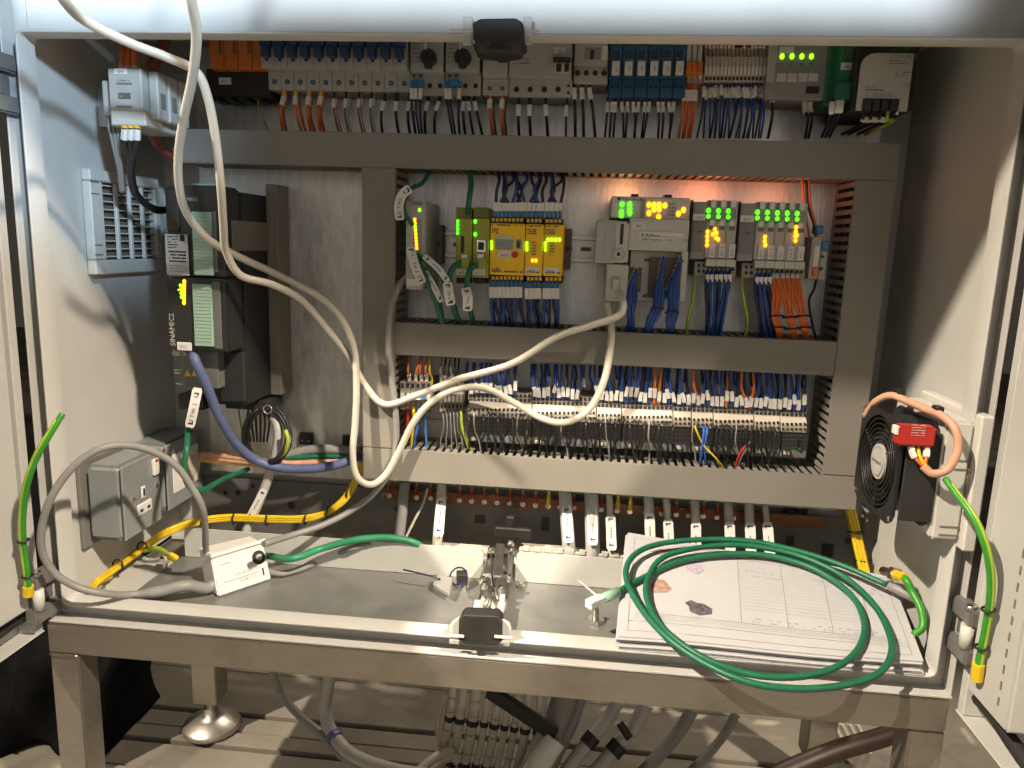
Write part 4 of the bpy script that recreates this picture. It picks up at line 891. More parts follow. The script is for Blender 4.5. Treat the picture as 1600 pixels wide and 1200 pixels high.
addl([(.03, .05), (.97, .05), (.97, .95), (.03, .95), (.03, .05)]); addl([(.03, .13), (.97, .13)]); addl([(.05, .2), (.95, .2)])
for s in (.42, .58, .73, .86): addl([(s, .2), (s+.01, .90)])
addl([(.42, .9), (.94, .9)])
fr.build('drawing_line', 'greyink', t)
fr = MB()
for k in range(17): addl([(.43, .88-.034*k), (.855, .88-.034*k)], .00018)
for k in range(3): addl([(.05, .155+.015*k), (.95, .155+.015*k)], .00018)
fr.build('drawing_line', 'faintink', t, kind='stuff')
fr = MB()
for k in range(70):
    s, q = random.uniform(.45, .93), random.choice([.222, .250, .70, .76]); addl([(s, q), (s+random.uniform(.006, .018), q)], .0005)
fr.build('drawing_text', 'faintink', t, kind='stuff')
def patch(pts, m, nm):
    o = [sheet(*onpaper(u, v), .0005) for u, v in pts]; MB().prism(o, (0, 0, -.0003)).build(nm, m, t)
patch([(1070, 884), (1078, 880), (1096, 884), (1100, 891), (1090, 898), (1074, 892)], 'purple', 'printed_picture')
patch([(1017, 912), (1028, 905), (1038, 907), (1050, 920), (1042, 926), (1022, 926), (1016, 920)], 'photobrown', 'printed_picture')
patch([(1070, 942), (1080, 938), (1088, 942), (1100, 944), (1113, 952), (1112, 960), (1094, 962), (1078, 956), (1076, 947)], 'photodark', 'printed_picture')
patch([(1016, 862), (1032, 858), (1044, 862), (1046, 871), (1036, 869)], 'photobrown', 'printed_picture')
# ================================================================== wires
PX = .00088      # metres per photograph pixel at the mounting plane
def wire(p0, p1, m, label, group, r=.00125, bow=0.0, bowy=-.012, mk=None, ferr=None, mkm='tag', n=5, cat='wire', mid=None, straight=.010, updown=-1):
    a, b = F(*p0), F(*p1)
    pts = [a, a + Vector((0, -.001, updown*straight))]
    if mid: pts += [F(*q) for q in mid]
    else: pts += [a.lerp(b, .55) + Vector((bow, bowy, 0))]
    pts += [b]
    o, path = cable('wire', pts, r, m, label, cat, group, n=n, sub=5)
    L = sum((path[i+1]-path[i]).length for i in range(len(path)-1)); k = len(path)-1
    def tt(d):
        acc = 0
        for i in range(k):
            s = (path[i+1]-path[i]).length
            if acc+s >= d: return (i+(d-acc)/s)/k
            acc += s
        return 1
    if ferr: sleeve(path, 0, tt(ferr[1]), r*1.35, ferr[0], o, 'ferrule', 6)
    if mk: sleeve(path, tt(mk[0]), tt(mk[1]), max(r*1.9, .0029), mkm, o, 'wire_marker', 4)
    return o
J = lambda s: random.uniform(-s, s)
# --- breaker row, going down into the upper duct
G = 'wires under the breaker row'
for i, (u, ub) in enumerate([(444, 444), (462, 474), (483, 488), (502, 503)]):
    wire((u, 141, .214), (ub, 214, .225), 'w_orange', '%s thick orange wire with yellow ferrule below the breakers' % ORD[i], G, .0021, mk=(.008, .020), ferr=('ferrule_yellow', .008))
    wire((u+5, 141, .222), (ub+6, 214, .235), 'w_orange', 'orange wire half hidden behind another below the first four breakers', 'paired orange wires below the breakers', .0019, J(.002))
for i, (u, ub) in enumerate([(522, 532), (541, 546), (561, 568), (581, 584)]):
    wire((u, 143, .214), (ub, 214, .225), 'brown', '%s thin brown wire below the middle breakers' % ORD[i], G, .0013, mk=(.010, .022), ferr=('black', .008))
    wire((u+4, 143, .220), (ub+4, 214, .23), 'w_lgrey' if i % 2 else 'w_orange', '%s thin %s wire beside a brown one below the middle breakers' % (ORD[i], 'grey' if i % 2 else 'orange'), G, .0010, mk=(.010, .020))
for i, (u, ub) in enumerate([(601, 598), (620, 624), (640, 641), (648, 650), (669, 665), (687, 679), (725, 727), (732, 740), (742, 754)]):
    wire((u, 146, .214), (ub, 214, .225), 'w_black', '%s black wire with white sleeve below breakers and rotary switches' % ORD[i], G, .0019, mk=(.011, .024), ferr=('black', .009))
for i, (u, ub) in enumerate([(644, 650), (650, 656), (658, 660), (697, 708), (703, 712), (719, 718)]):
    wire((u, 127, .199), (ub, 214, .218), 'w_navy', '%s navy wire plugged into the rotary switches' % ORD[i], G, .0016, mk=(.009, .022), ferr=('ferrule_blue', .008))
for i, (u, ub) in enumerate([(766, 770), (785, 786)]):
    wire((u, 148, .210), (ub, 214, .225), 'w_orange', '%s orange wire below the two-pole breaker' % ORD[i], G, .0022, mk=(.006, .018))
    wire((u+5, 150, .218), (ub+5, 214, .23), 'brown', '%s brown wire behind orange one below the two-pole breaker' % ORD[i], G, .0019)
for i, (u, ub, v) in enumerate([(811, 811, 150), (828, 829, 150), (853, 856, 150), (886, 884, 150), (898, 899, 130), (910, 912, 130), (922, 930, 130)]):
    wire((u, v, .212), (ub, 216, .225), 'w_black', '%s black wire below the wide breaker and small contactor' % ORD[i], G, .0021 if i != 3 else .0015, mk=(.012 if v > 140 else .006, .026 if v > 140 else .021))
for i, (u, ub) in enumerate([(950, 945), (957, 952), (962, 958), (972, 974), (981, 977), (990, 992), (998, 990), (1008, 1002), (1015, 1005), (1029, 1028), (1036, 1034), (1046, 1046), (1053, 1045)]):
    wire((u, 152, .212), (ub, 216, .225), 'w_navy' if i % 3 else 'w_black', '%s dark wire from the left below the blue relays' % ORD[i], G, .0015, mk=(.006, .020))
for i, (u, ub) in enumerate([(1070, 1060), (1075, 1066), (1080, 1069), (1085, 1074), (1088, 1078)]):
    wire((u, 128, .212), (ub, 216, .225), 'w_orange', '%s orange wire of the bunch right of the blue relays' % ORD[i], 'orange wires right of the blue relays', .0015, mk=(.010, .024))
for i in range(22):
    u = 1101+4.45*i; ub = u + [-12, -8, -3, 4][i % 4] + J(3)
    wire((u, 126+J(2), .212+J(.004)), (ub, 216, .225+J(.01)), 'w_blue' if i % 4 else 'w_navy', 'blue wire in the dense bunch below the slim cream terminals', 'blue wires below the slim cream terminals', .0013, J(.003), mk=(.007+.002*(i % 2), .020+.002*(i % 2)))
for i, (u, v, ub, m) in enumerate([(1258, 156, 1258, 'w_black'), (1266, 156, 1263, 'w_black'), (1207, 140, 1200, 'w_black')]):
    wire((u, v, .21), (ub, 216, .225), m, '%s black wire below the four-light module' % ORD[i], G, .0019, mk=(.003, .016))
for i, (u, v, ub) in enumerate([(1309, 158, 1290), (1314, 158, 1296), (1300, 160, 1284)]):
    wire((u, v, .17), (ub, 214, .215), 'w_navy', '%s navy wire at the plug of the green module' % ORD[i], G, .0019, mk=(.0, .013))
for i, (u, ub, m, c) in enumerate([(1350, 1315, 'w_black', 'black'), (1362, 1325, 'w_black', 'black'), (1376, 1340, 'w_black', 'black'), (1388, 1352, 'w_lime', 'yellow-green')]):
    wire((u, 172, .152), (ub, 210, .212), m, '%s wire curving under the white power supply, %s' % (ORD[i], c), G, .0019, .012, -.02, mk=(.010, .024) if i != 3 else None)
wire((404, 150, .22), (420, 205, .23), 'w_lime', 'thin yellow-green wire below the orange surge arrester', G, .0011)
# --- yellow safety relays
G2 = 'blue wires above the yellow relays'; G3 = 'blue wires below the yellow relays'
upr = [769+6.45*i for i in range(8)]; upr = [u+5 for u in upr] + [827, 834, 840.5, 847] + [855, 861.5, 868, 875]
up2 = [767.5+6.5*i for i in range(8)] + [823, 829.5, 836, 842] + [851, 857.5, 864, 870.5]
dcol = ['w_navy', 'w_blue', 'w_navy']
for i, u in enumerate(upr):
    a = F(u, 340, .182); ub = u + 6 + 5*math.sin(i*2.3)
    p = [a, F(u, 330, .180), F(u+1, 318, .180), F(u+2+9*math.sin(i*1.7), 298, .175+.006*math.cos(i)), F(ub, 282, .185), F(ub-2, 268, .208)]
    o, path = cable('wire', p, .0020, dcol[i % 3], 'dark blue looped wire plugged in along the top of the yellow relays', 'wire', G2, 6, 5)
    sleeve(path, .04, .18, .0022, 'ferrule_blue', o, 'ferrule', 6); sleeve(path, .20, .42, .0036, 'tag', o, 'wire_marker', 4)
for i, u in enumerate(up2):
    dv = 2 if u > 815 else 0; ub = u + 5*math.sin(i*1.9) + 2
    p = [F(u, 438+dv, .182), F(u, 448+dv, .180), F(u+.5, 462+dv, .181), F(u+2*math.sin(i), 482, .184), F(ub, 500, .192), F(ub+1, 518, .212)]
    o, path = cable('wire', p, .0021, dcol[(i+1) % 3], 'dark blue wire plugged in along the bottom of the yellow relays', 'wire', G3, 6, 5)
    sleeve(path, .02, .18, .0022, 'ferrule_blue', o, 'ferrule', 6); sleeve(path, .20, .43, .0036, 'tag', o, 'wire_marker', 4)
for i in range(8):
    u = 772+13.5*i
    wire((u, 470, .19), (u+4+J(4), 518, .215), 'w_blue', 'blue wire of the rear layer below the yellow relays', 'rear blue wires below the yellow relays', .0017, J(.004), -.004, mk=(.0, .012) if i % 3 == 1 else None)
# --- controller bundles
def bundle(n, p0, p1, spread0, spread1, m, label, group, r, mids, mk=None, ties=()):
    c0, c1 = F(*p0), F(*p1); cm = [F(*q) for q in mids]; paths = []
    for i in range(n):
        ph = 2*math.pi*i/n; off = Vector((math.cos(ph), math.sin(ph)*.7, 0)); rad = .0024*math.sqrt(n/2)
        a = c0 + Vector((spread0[0]*(i/(n-1)-.5), 0, spread0[1]*(i/(n-1)-.5))); b = c1 + Vector((spread1*(i/(n-1)-.5), off.y*.003, 0))
        pts = [a, a+Vector((0, -.006, -.004))] + [c + off*rad for c in cm] + [b]
        o, path = cable('wire', pts, r, m, label, 'wire', group, 6, 5); paths.append(path)
        if mk: sleeve(path, mk[0], mk[1], r*1.5, 'tag', o, 'wire_marker', 4)
    for q in ties:
        c = F(*q); rr = .0028*math.sqrt(n/2)+.0022
        tie = MB().tube([c+Vector((rr*math.cos(t*.314159*2), rr*.8*math.sin(t*.314159*2), .0008*math.sin(t))) for t in range(10)], .0012, 5, closed=True).build('cable_tie', 'black', None, smooth=True, loc=c)
        tag(tie, 'black cable tie round %s' % label.split(' hanging')[0].split(' dropping')[0], 'cable tie', 'black ties round wire bunches')
bundle(8, (1030, 430, .178), (1008, 522, .21), (.006, .045), .010, 'w_blue', 'bright blue wire in the left bunch hanging from the controller', 'left controller bunch', .0021, [(1030, 452, .168), (1028, 478, .165), (1018, 500, .172)], (.0, .12), [(1027, 482, .1655)])
bundle(9, (1051, 430, .178), (1045, 522, .21), (.016, .045), .012, 'w_blue', 'bright blue wire in the right bunch hanging from the controller', 'right controller bunch', .0021, [(1052, 448, .168), (1052, 478, .166), (1048, 502, .174)], (.0, .12), [(1050, 488, .166)])
bundle(6, (988, 432, .178), (983, 522, .21), (.008, .02), .012, 'w_blue', 'bright blue wire in the slim bunch right of the white plug', 'slim controller bunch', .0020, [(988, 452, .172), (986, 480, .172)], (.0, .14))
G4 = 'wires below the slim modules'
for g, us in ((0, [1104, 1110.5, 1118, 1124.5, 1132, 1138.5]), (1, [1181.5, 1188, 1195, 1202])):
    for i, u in enumerate(us):
        for k in range(2):
            v = (424 if g == 0 else 428); uu = u + k*1.5
            bend = -10 - 3*(i-3) if g == 0 else 10+2*i
            p = [F(uu, v-4, .204), F(uu, v+3, .196-.003*k), F(uu-1, v+24, .192+.004*k), F(uu+bend*.5+J(2), v+62, .194+.006*k), F(uu+bend+J(2), 532, .214+.006*k)]
            o, path = cable('wire', p, .0020, 'w_blue' if (i+k) % 3 else 'w_navy', 'blue wire in the %s below the slim modules' % ('left fan of twelve' if g == 0 else 'bunch left of orange ones'), 'wire', G4+(' left' if g == 0 else ' right'), 6, 5)
            sleeve(path, .06+.22*k, .20+.22*k, .0031, 'tag', o, 'wire_marker', 4)
for b_, (us, ub, vt) in enumerate([((1208, 1214.5), (1217, 532), 494), ((1223, 1230.5), (1240, 534), 496), ((1238.5, 1246), (1258, 534), 494)]):
    for i in range(4):
        u = us[i % 2]+(i//2)*1.6; f = 3*(i-1.5)
        p = [F(u, 428, .204), F(u, 436, .196), F(u+3+f*.5, 460, .190), F(ub[0]-5+f, vt, .188), F(ub[0]+f*.8, 514, .194), F(ub[0]+f*.5, ub[1], .216)]
        o, path = cable('wire', p, .0021, 'w_orange', 'orange wire in the %s tied bunch below the right slim modules' % ['left', 'middle', 'right'][b_], 'wire', '%s orange bunch' % ['left', 'middle', 'right'][b_], 6, 5)
        if i < 2: sleeve(path, .05, .20, .0032, 'tag', o, 'wire_marker', 4)
    for vv in (vt, vt+18):
        c = F(ub[0]-4+(vv-vt)*.15, vv, .190); tie = MB().tube([c+Vector((.0095*math.cos(k*.6283), .005*math.sin(k*.6283), .001*math.sin(k))) for k in range(10)], .0013, 5, closed=True).build('cable_tie', 'black', None, smooth=True, loc=c)
        tag(tie, 'black cable tie round the %s orange wire bunch, %s of two' % (['left', 'middle', 'right'][b_], 'upper' if vv == vt else 'lower'), 'cable tie', 'black ties round wire bunches')
for u, ub, lab in ((1087, 1075, 'yellow-green wire dropping from the left grey adapter'), (1160, 1168, 'yellow-green wire dropping from the right grey adapter')):
    o, p = cable('wire', pts3([(u, 430, .202), (u-1, 445, .194), ((u+ub)/2, 475, .192), (ub, 500, .20), (ub-4, 528, .214)]), .0019, 'w_lime', lab, 'wire', None, 6)
for i, (u, ub, m, c) in enumerate([(1252, 1262, 'w_orange', 'orange'), (1258, 1272, 'w_black', 'black'), (1262, 1274, 'w_orange', 'orange')]):
    cable('wire', pts3([(u, 272, .22), (u+2, 290, .215), (u+4, 320, .215), (ub, 352, .215), (ub+3, 372, .215)]), .0015, m, '%s %s wire running down to the slim pale relay' % (ORD[i], c), 'wire', 'wires above the slim pale relay', 6)
o, p = cable('wire', pts3([(1275, 438, .215), (1272, 452, .21), (1264, 470, .212), (1268, 500, .216), (1276, 534, .222)]), .0016, 'w_black', 'black wire hanging below the slim pale relay', 'wire', None, 6)
# --- lower terminals: upper wires
G5 = 'wires above the lower terminals'
for i, (u, ub) in enumerate([(640, 641), (650, 658), (659, 659), (667, 668)]):
    wire((u, 600, .207), (ub, 556, .212), 'w_orange', '%s orange wire above the grey end terminals' % ORD[i], 'orange wires at the grey end terminals', .0016, mk=(.004, .016), updown=1)
wire((675, 602, .207), (673, 556, .212), 'w_yellow', 'yellow wire above the grey end terminals', None, .0016, updown=1)
for i in range(6):
    u = 690+6.1*i
    wire((u, 602, .207), (u+J(4), 558, .214), ['w_grey', 'w_black', 'w_navy'][i % 3], '%s dark wire above the slim terminals beside the cream row' % ORD[i], 'dark wires above the slim terminals', .0014, mk=(.003+.003*(i % 2), .014+.003*(i % 2)), updown=1)
oranges = {793, 800, 1020, 1027, 1040, 1048, 1086, 1092, 1133, 1138, 1160, 1166, 1172}
def is_or(u): return any(abs(u-q) < 2.6 for q in oranges)
u = 737; i = 0
while u < 1258:
    skip = (812 < u < 832) or (905 < u < 930)
    if not skip:
        d = tv(u); om = is_or(u); tilt = J(4)
        wire((u+J(.8), 617+d, .207), (u+tilt*1.6, 566+d*.5, .214+J(.004)), 'w_orange' if om else ('w_blue' if i % 5 else 'w_navy'), ('orange wire standing among blue ones above the cream row' if om else 'blue wire with white sleeve, front layer above the cream row'), 'orange wires above the cream row' if om else 'front blue wires above the cream row', .0018, tilt*.0003+J(.002), -.004+J(.003), mk=(lambda q: (.002+q, .0150+q))(random.choice([0, 0, .001, .0025, .007])), updown=1)
    u += 7.4 + (.4 if i % 4 == 0 else 0); i += 1
u = 740; i = 0
while u < 1256:
    if not (815 < u < 828):
        d = tv(u)
        wire((u, 600+d, .217), (u+J(4), 566+d*.5, .222), 'w_blue' if i % 3 else 'w_navy', 'blue wire of the rear layer above the cream row', 'rear blue wires above the cream row', .0018, J(.002), .0, mk=(.004, .016) if i % 2 else None, updown=1)
    u += 13.2; i += 1
# --- lower terminals: black wires dropping into the lowest duct
u = 733; i = 0
while u < 1212:
    d = tv(u)
    if not (1056 < u < 1078 or (1094 < u < 1112)):
        v0 = 640+d if i % 3 else 646+d; ub = u + 14*math.sin(i*1.37) + J(5); g = i % 11 == 4
        p = [F(u, v0+3, .1955), F(u, v0+10, .1895), F(u+J(2), v0+30, .193+J(.004)), F((u+ub)/2+J(3), v0+52, .203+J(.004)), F(ub, 738+d*.9, .213+J(.012))]
        o, path = cable('wire', p, .0012 if i % 3 else .0015, 'w_grey' if i % 9 == 1 else 'w_black', 'thin dark wire hanging from the cream row into the lowest duct', 'wire', 'thin dark wires under the cream row', 5, 5)
    u += 7.6; i += 1
for i in range(5):
    u = 692+5.6*i; ub = u-4+3*i
    cable('wire', pts3([(u, 640, .206), (u, 648, .200), (u+1, 668, .20), (ub, 690, .207), (ub+2, 722, .215)]), .0011, 'w_grey', '%s thin grey wire below the slim terminals' % ORD[i], 'wire', 'thin grey wires below the slim terminals', 5)
for p, r, m, lab in [
    ([(637, 638, .205), (637, 645, .199), (636, 662, .20), (632, 682, .207), (628, 712, .215)], .0026, 'w_red', 'thick red wire under the grey end terminals'),
    ([(646, 638, .205), (647, 645, .199), (645, 665, .199), (643, 690, .206), (642, 715, .215)], .0026, 'w_yellow', 'thick yellow wire under the grey end terminals'),
    ([(654, 638, .206), (655, 645, .201), (652, 668, .201), (647, 692, .206), (645, 715, .215)], .0022, 'w_bright', 'blue wire under the grey end terminals'),
    ([(664, 638, .206), (664, 650, .201), (665, 672, .203), (668, 715, .214)], .0016, 'ferrule_blue', 'pale blue wire under the grey end terminals'),
    ([(720, 638, .205), (720, 648, .198), (722, 668, .196), (730, 690, .20), (739, 718, .213)], .0022, 'w_lime', 'yellow-green wire curving out beside the cream row'),
    ([(1086, 664, .195), (1088, 672, .188), (1100, 696, .188), (1118, 715, .187), (1136, 738, .20)], .0013, 'w_yellow', 'thin yellow wire slanting across below the cream row'),
    ([(1099, 668, .195), (1100, 676, .188), (1097, 700, .19), (1093, 735, .213)], .0019, 'w_bright', 'left blue wire hanging in a bright pair below the cream row'),
    ([(1105, 668, .195), (1105, 676, .188), (1101, 700, .19), (1104, 737, .213)], .0019, 'w_bright', 'right blue wire hanging in a bright pair below the cream row'),
    ([(1168, 690, .21), (1164, 698, .195), (1155, 712, .197), (1147, 738, .213)], .0017, 'w_red', 'dark red wire near the right end of the cream row'),
    ([(1172, 690, .21), (1166, 702, .195), (1158, 716, .197), (1150, 740, .213)], .0012, 'brown', 'brown wire beside the dark red one under the cream row'),
    ([(826, 668, .213), (824, 676, .206), (826, 690, .206)], .0013, 'w_lime', 'short yellow-green wire end hanging under the cream row')]:
    cable('wire', pts3(p), r, m, lab, 'wire', 'coloured wires at the lower terminals', 6)
# --- earth bar wires
for i, x in enumerate(ebx):
    y_ = i in (1, 12, 17, 18); z = zc+.002
    p = [Vector((x, .244, z)), Vector((x, .243, z+.006)), Vector((x, .246, z+.02)), Vector((x+.004*math.sin(i), .25, z+.05))]
    o, path = cable('wire', p, .0024 if y_ else .0013, 'w_yellow' if y_ else 'w_lime', ('%s thick yellow wire bolted to the copper bar' % ORD[(1, 12, 17, 18).index(i)]) if y_ else 'thin yellow-green wire with red lug on the copper bar', 'wire', 'thick yellow wires on the copper bar' if y_ else 'red-lugged wires on the copper bar', 6, 5, raw=False)
    if not y_: sleeve(path, .12, .55, .0024, 'w_red', o, 'red_lug', 6)
    else: sleeve(path, .1, .5, .0034, 'w_yellow', o, 'yellow_lug', 6)
# ================================================================== tagged gland cables
def cable_tag(path_pts, w, parent, txt=None, size=.006, lift=.0):
    P = cr(path_pts, 6); b = MB(); nrm = []
    k = len(P)
    for i in range(k):
        d = (P[min(i+1, k-1)]-P[max(i-1, 0)]).normalized(); v = (CP-P[i]).normalized(); sd = d.cross(v).normalized(); n = sd.cross(d).normalized(); nrm.append((sd, n, d))
    for i in range(k):
        sd, n, d = nrm[i]; f = w*(.75 if i in (0, k-1) else 1)
        for a, c in ((-1, 0), (1, 0), (1, -.0012), (-1, -.0012)): b.v.append(tuple(P[i]+sd*f/2*a+n*c))
    for i in range(k-1):
        for j in range(4): j2 = (j+1) % 4; b.f.append((i*4+j, i*4+j2, i*4+4+j2, i*4+4+j))
    b.f.append((0, 1, 2, 3)); b.f.append(tuple((k-1)*4+j for j in range(4)))
    t = b.build('cable_tag', 'tag', parent)
    for i0 in (1, k-3):
        sd, n, d = nrm[i0]; c = P[i0]+d*.001+n*.0005; m = MB(); m.obox(c, sd*w*.24, n*.0003, d*.0008)
        m.obox(c+sd*w*.18+d*.0008*(1 if i0 == 1 else -1), sd*w*.06, n*.0003, d*.0019); m.build('tag_mark', 'ink', t)
    if txt:
        # letters one by one along the strip
        nl = len(txt); i0, i1 = k*.17, k*.715
        for q, ch in enumerate(txt):
            if ch == ' ': continue
            x = i0+(i1-i0)*q/max(1, nl-1); i = int(x); i = min(i, k-2); pp = P[i].lerp(P[i+1], x-i); sd, n, d = nrm[i]
            up = -sd if True else sd; xd = d; yd = n.cross(xd)
            text(ch, size, pp+n*.0006-yd*size*.36-xd*size*.3, xd, yd, 'ink', t)
    else:
        i0, i1 = int(k*.32), int(k*.68); m = MB(); 
        for i in range(i0, i1):
            sd, n, d = nrm[i]; m.obox((P[i]+P[i+1])/2+n*.0004, sd*.0007, n*.0002, d*(P[i+1]-P[i]).length*.4)
        m.build('tag_print', 'greyink', t)
    return t
gl = [('grey-white', 690, 760, 683, 855, .0070, 'w_white', 778, 838, 'cable alone between left plate and copper bar'),
      ('thick pale grey', 883, 772, 889, 868, .0092, 'w_lgrey', 790, 848, 'leftmost of the pair right of the black catch'),
      ('very thick pale grey', 924, 775, 926, 870, .0100, 'w_lgrey', 793, 852, 'second right of the black catch'),
      ('thin pinkish', 952, 778, 955, 866, .0048, 'w_white', 805, 860, 'beside the corner of the papers'),
      ('pale', 1013, 780, 1016, 862, .0068, 'w_lgrey', 802, 862, 'first behind the green coil from the left'),
      ('pale', 1042, 790, 1045, 868, .0050, 'w_white', 812, 872, 'second behind the green coil'),
      ('pinkish', 1086, 792, 1087, 872, .0060, 'w_white', 816, 876, 'third behind the green coil'),
      ('grey', 1138, 792, 1141, 876, .0062, 'w_lgrey', 816, 878, 'fourth behind the green coil'),
      ('pinkish', 1170, 790, 1173, 876, .0062, 'w_white', 816, 878, 'fifth behind the green coil'),
      ('thin white', 1196, 794, 1203, 878, .0042, 'w_white', 816, 878, 'last one at right behind the green coil')]
for i, (ad, u0, v0, u1, v1, r, m, t0, t1, lab) in enumerate(gl):
    y0, y1 = .232, .214
    pts = [F(u0-4, v0-26, .245), F(u0, v0, y0), F((u0+u1)/2, (v0+v1)/2, (y0+y1)/2), F(u1, v1, y1), FZ(u1, v1+32, ZB-.02)]
    pts[-1] = Vector((pts[3].x+.001, y1+.002, -.045))
    o, path = cable('gland_cable', pts, r, m, '%s cable with white tag, %s' % (ad, lab), 'cable', 'tagged cables rising through the floor', 12)
    f = lambda v: u0+(u1-u0)*(v-v0)/(v1-v0)
    cable_tag([F(f(t0)+1, t0, y0-.012), F(f((t0+t1)/2)+1, (t0+t1)/2, y0-.018), F(f(t1)+1, t1, y1-.012)], .0135, o)
    c = path[int(len(path)*.78)]; z_ = c.z
    tq = MB().tube([c+Vector(((r+.001)*math.cos(k*.52), (r+.001)*math.sin(k*.52), 0)) for k in range(12)], .0016, 5, closed=True).build('tie_band', 'w_navy', o)
# --- grey cable with tag at the left, dark flat cable, thin bare one
o, p = cable('gland_cable', pts3([(420, 640, .235), (434, 668, .225), (432, 705, .222), (420, 745, .222), (402, 790, .220), (386, 826, .213), (383, 845, .21)]), .0068, 'w_lgrey', 'grey cable with long white tag slanting down behind the left plate', 'cable', None, 12)
cable_tag(pts3([(413, 765, .205), (401, 788, .205), (388, 812, .205)]), .0105, o)
sleeve(p, .93, .99, .010, 'w_navy', o, 'tie_band', 10)
cable('gland_cable', pts3([(634, 752, .235), (630, 778, .23), (628, 805, .226), (624, 840, .218), (622, 870, .21)]), .0075, 'w_grey', 'dark grey cable left of the white-tagged one below the duct', 'cable', None, 10)
cable('wire', pts3([(668, 762, .235), (662, 785, .232), (650, 808, .226), (640, 828, .218), (634, 840, .214)]), .0019, 'w_white', 'thin pale twisted wire beside the dark grey cable', 'wire', None, 6)
# ================================================================== white patch cables across the front
cable('patch_cable', pts3([(60, -60, -.16), (100, 0, -.12), (132, 32, -.08), (200, 66, -.05), (262, 90, -.035), (306, 112, -.025), (324, 150, -.015), (336, 210, .0), (344, 280, .02), (349, 350, .055), (353, 392, .08), (376, 430, .10), (424, 444, .12), (470, 468, .15), (508, 510, .168), (545, 558, .178), (572, 604, .180), (602, 632, .180), (650, 618, .178), (715, 593, .175), (800, 568, .172), (868, 527, .166), (925, 508, .155), (965, 494, .145), (974, 476, .145), (966, 455, .158)]), .0046, 'w_white', 'white patch cable entering at the upper left corner, plugged into the controller', 'cable', 'white patch cables', 12, 10)
cable('patch_cable', pts3([(290, -70, -.14), (299, 0, -.11), (307, 55, -.085), (301, 120, -.055), (287, 185, -.02), (279, 240, .01), (280, 290, .035), (293, 335, .06), (326, 374, .085), (375, 402, .11), (440, 432, .14), (500, 464, .155), (535, 500, .165), (553, 545, .172), (557, 600, .172), (555, 660, .168), (551, 710, .162), (558, 745, .16), (580, 757, .165), (604, 740, .175), (625, 702, .178), (645, 662, .178), (672, 630, .178), (710, 609, .178), (755, 606, .178), (805, 630, .175), (845, 653, .17), (882, 660, .166), (918, 642, .166), (942, 600, .168), (953, 550, .175), (955, 505, .18), (948, 472, .182)]), .0046, 'w_white', 'white patch cable dropping from the top edge and looping past the terminals', 'cable', 'white patch cables', 12, 10)
cable('patch_cable', pts3([(650, 425, .20), (630, 438, .185), (616, 465, .18), (608, 500, .178), (607, 545, .180), (612, 590, .182), (618, 640, .184), (619, 690, .188), (612, 730, .186), (585, 770, .196), (545, 800, .19), (500, 822, .16), (450, 838, .13), (412, 850, .09)]), .0043, 'w_grey', 'grey cable along the left vertical duct down to the white junction box', 'cable', None, 10, 8)
# --- junction box cables
cable('patch_cable', [onbox(.05, .95, -.014), onbox(.02, 1.15, -.014)] + pts3([(318, 800, .055), (300, 762, .045), (275, 728, .035), (240, 706, .02), (200, 696, .0), (160, 700, -.02), (118, 726, -.035), (84, 770, -.045), (66, 820, -.045), (66, 862, -.040), (85, 895, -.03), (120, 917, -.018), (160, 927, -.006)]) + [FZ(205, 929, .006), FZ(250, 924, .006), FZ(290, 915, .010), onbox(-.12, .28, -.010), onbox(.02, .33, -.010)], .0042, 'w_grey', 'grey cable looping left from the junction box past the sockets', 'cable', None, 10, 8, rf=lambda t: 1+.75*max(0, min(1, (t-.80)/.03)))
cable('patch_cable', [onbox(.98, .55, -.012), onbox(1.1, .58, -.012)] + [FZ(455, 873, .022), FZ(500, 858, .024)] + pts3([(548, 845, .17), (590, 840, .18), (625, 842, .185), (652, 850, .19), (668, 864, .20)]), .0048, 'w_teal', 'green cable from the junction box over the plate edge', 'cable', None, 12, 8)
cable('patch_cable', [onbox(.98, .25, -.012)] + [FZ(440, 896, -.006), FZ(475, 887, -.008), FZ(510, 872, -.008)] + pts3([(545, 858, .18), (580, 848, .19)]), .0042, 'w_grey', 'grey cable lying under the green one right of the junction box', 'cable', None, 10, 8)
# --- green coil on the papers
def zpl(u, v, h=.005):
    d = ray(u, v); # tilted plane over the papers z = .016+.22*y, level in front of the lip
    A, B_ = .0185+h, .215
    k = (A + B_*CP.y - CP.z)/(d.z - B_*d.y); p = CP+d*k
    return p
def el(cx, cy, rx, ry, rot, a0, a1, n):
    o = []
    for i in range(n+1):
        a = math.radians(a0+(a1-a0)*i/n); x, y = rx*math.cos(a), ry*math.sin(a); c, s = math.cos(rot), math.sin(rot); o.append((cx+x*c-y*s, cy+x*s+y*c))
    return o
coil = [(942, 938), (965, 925), (1000, 905), (1060, 878), (1130, 866), (1200, 868), (1270, 888), (1325, 925), (1349, 965), (1346, 1005), (1318, 1036), (1270, 1054), (1210, 1058), (1150, 1048), (1085, 1020), (1035, 980), (1012, 940), (1012, 905), (1035, 872), (1090, 856), (1160, 852), (1240, 866), (1310, 896), (1360, 938), (1388, 985), (1392, 1025), (1368, 1055), (1310, 1072), (1240, 1076), (1170, 1066), (1100, 1036), (1040, 994), (998, 945), (978, 900), (990, 868), (1030, 850), (1100, 843), (1175, 846), (1250, 862), (1320, 885), (1385, 914)]
o, p = cable('network_cable', [zpl(u, v, .0045 if i < 14 else (.012 if i > 30 else .009)) for i, (u, v) in enumerate(coil)], .0037, 'w_pine', 'green network cable coiled in loose loops over the papers', 'cable', None, 10, 8)
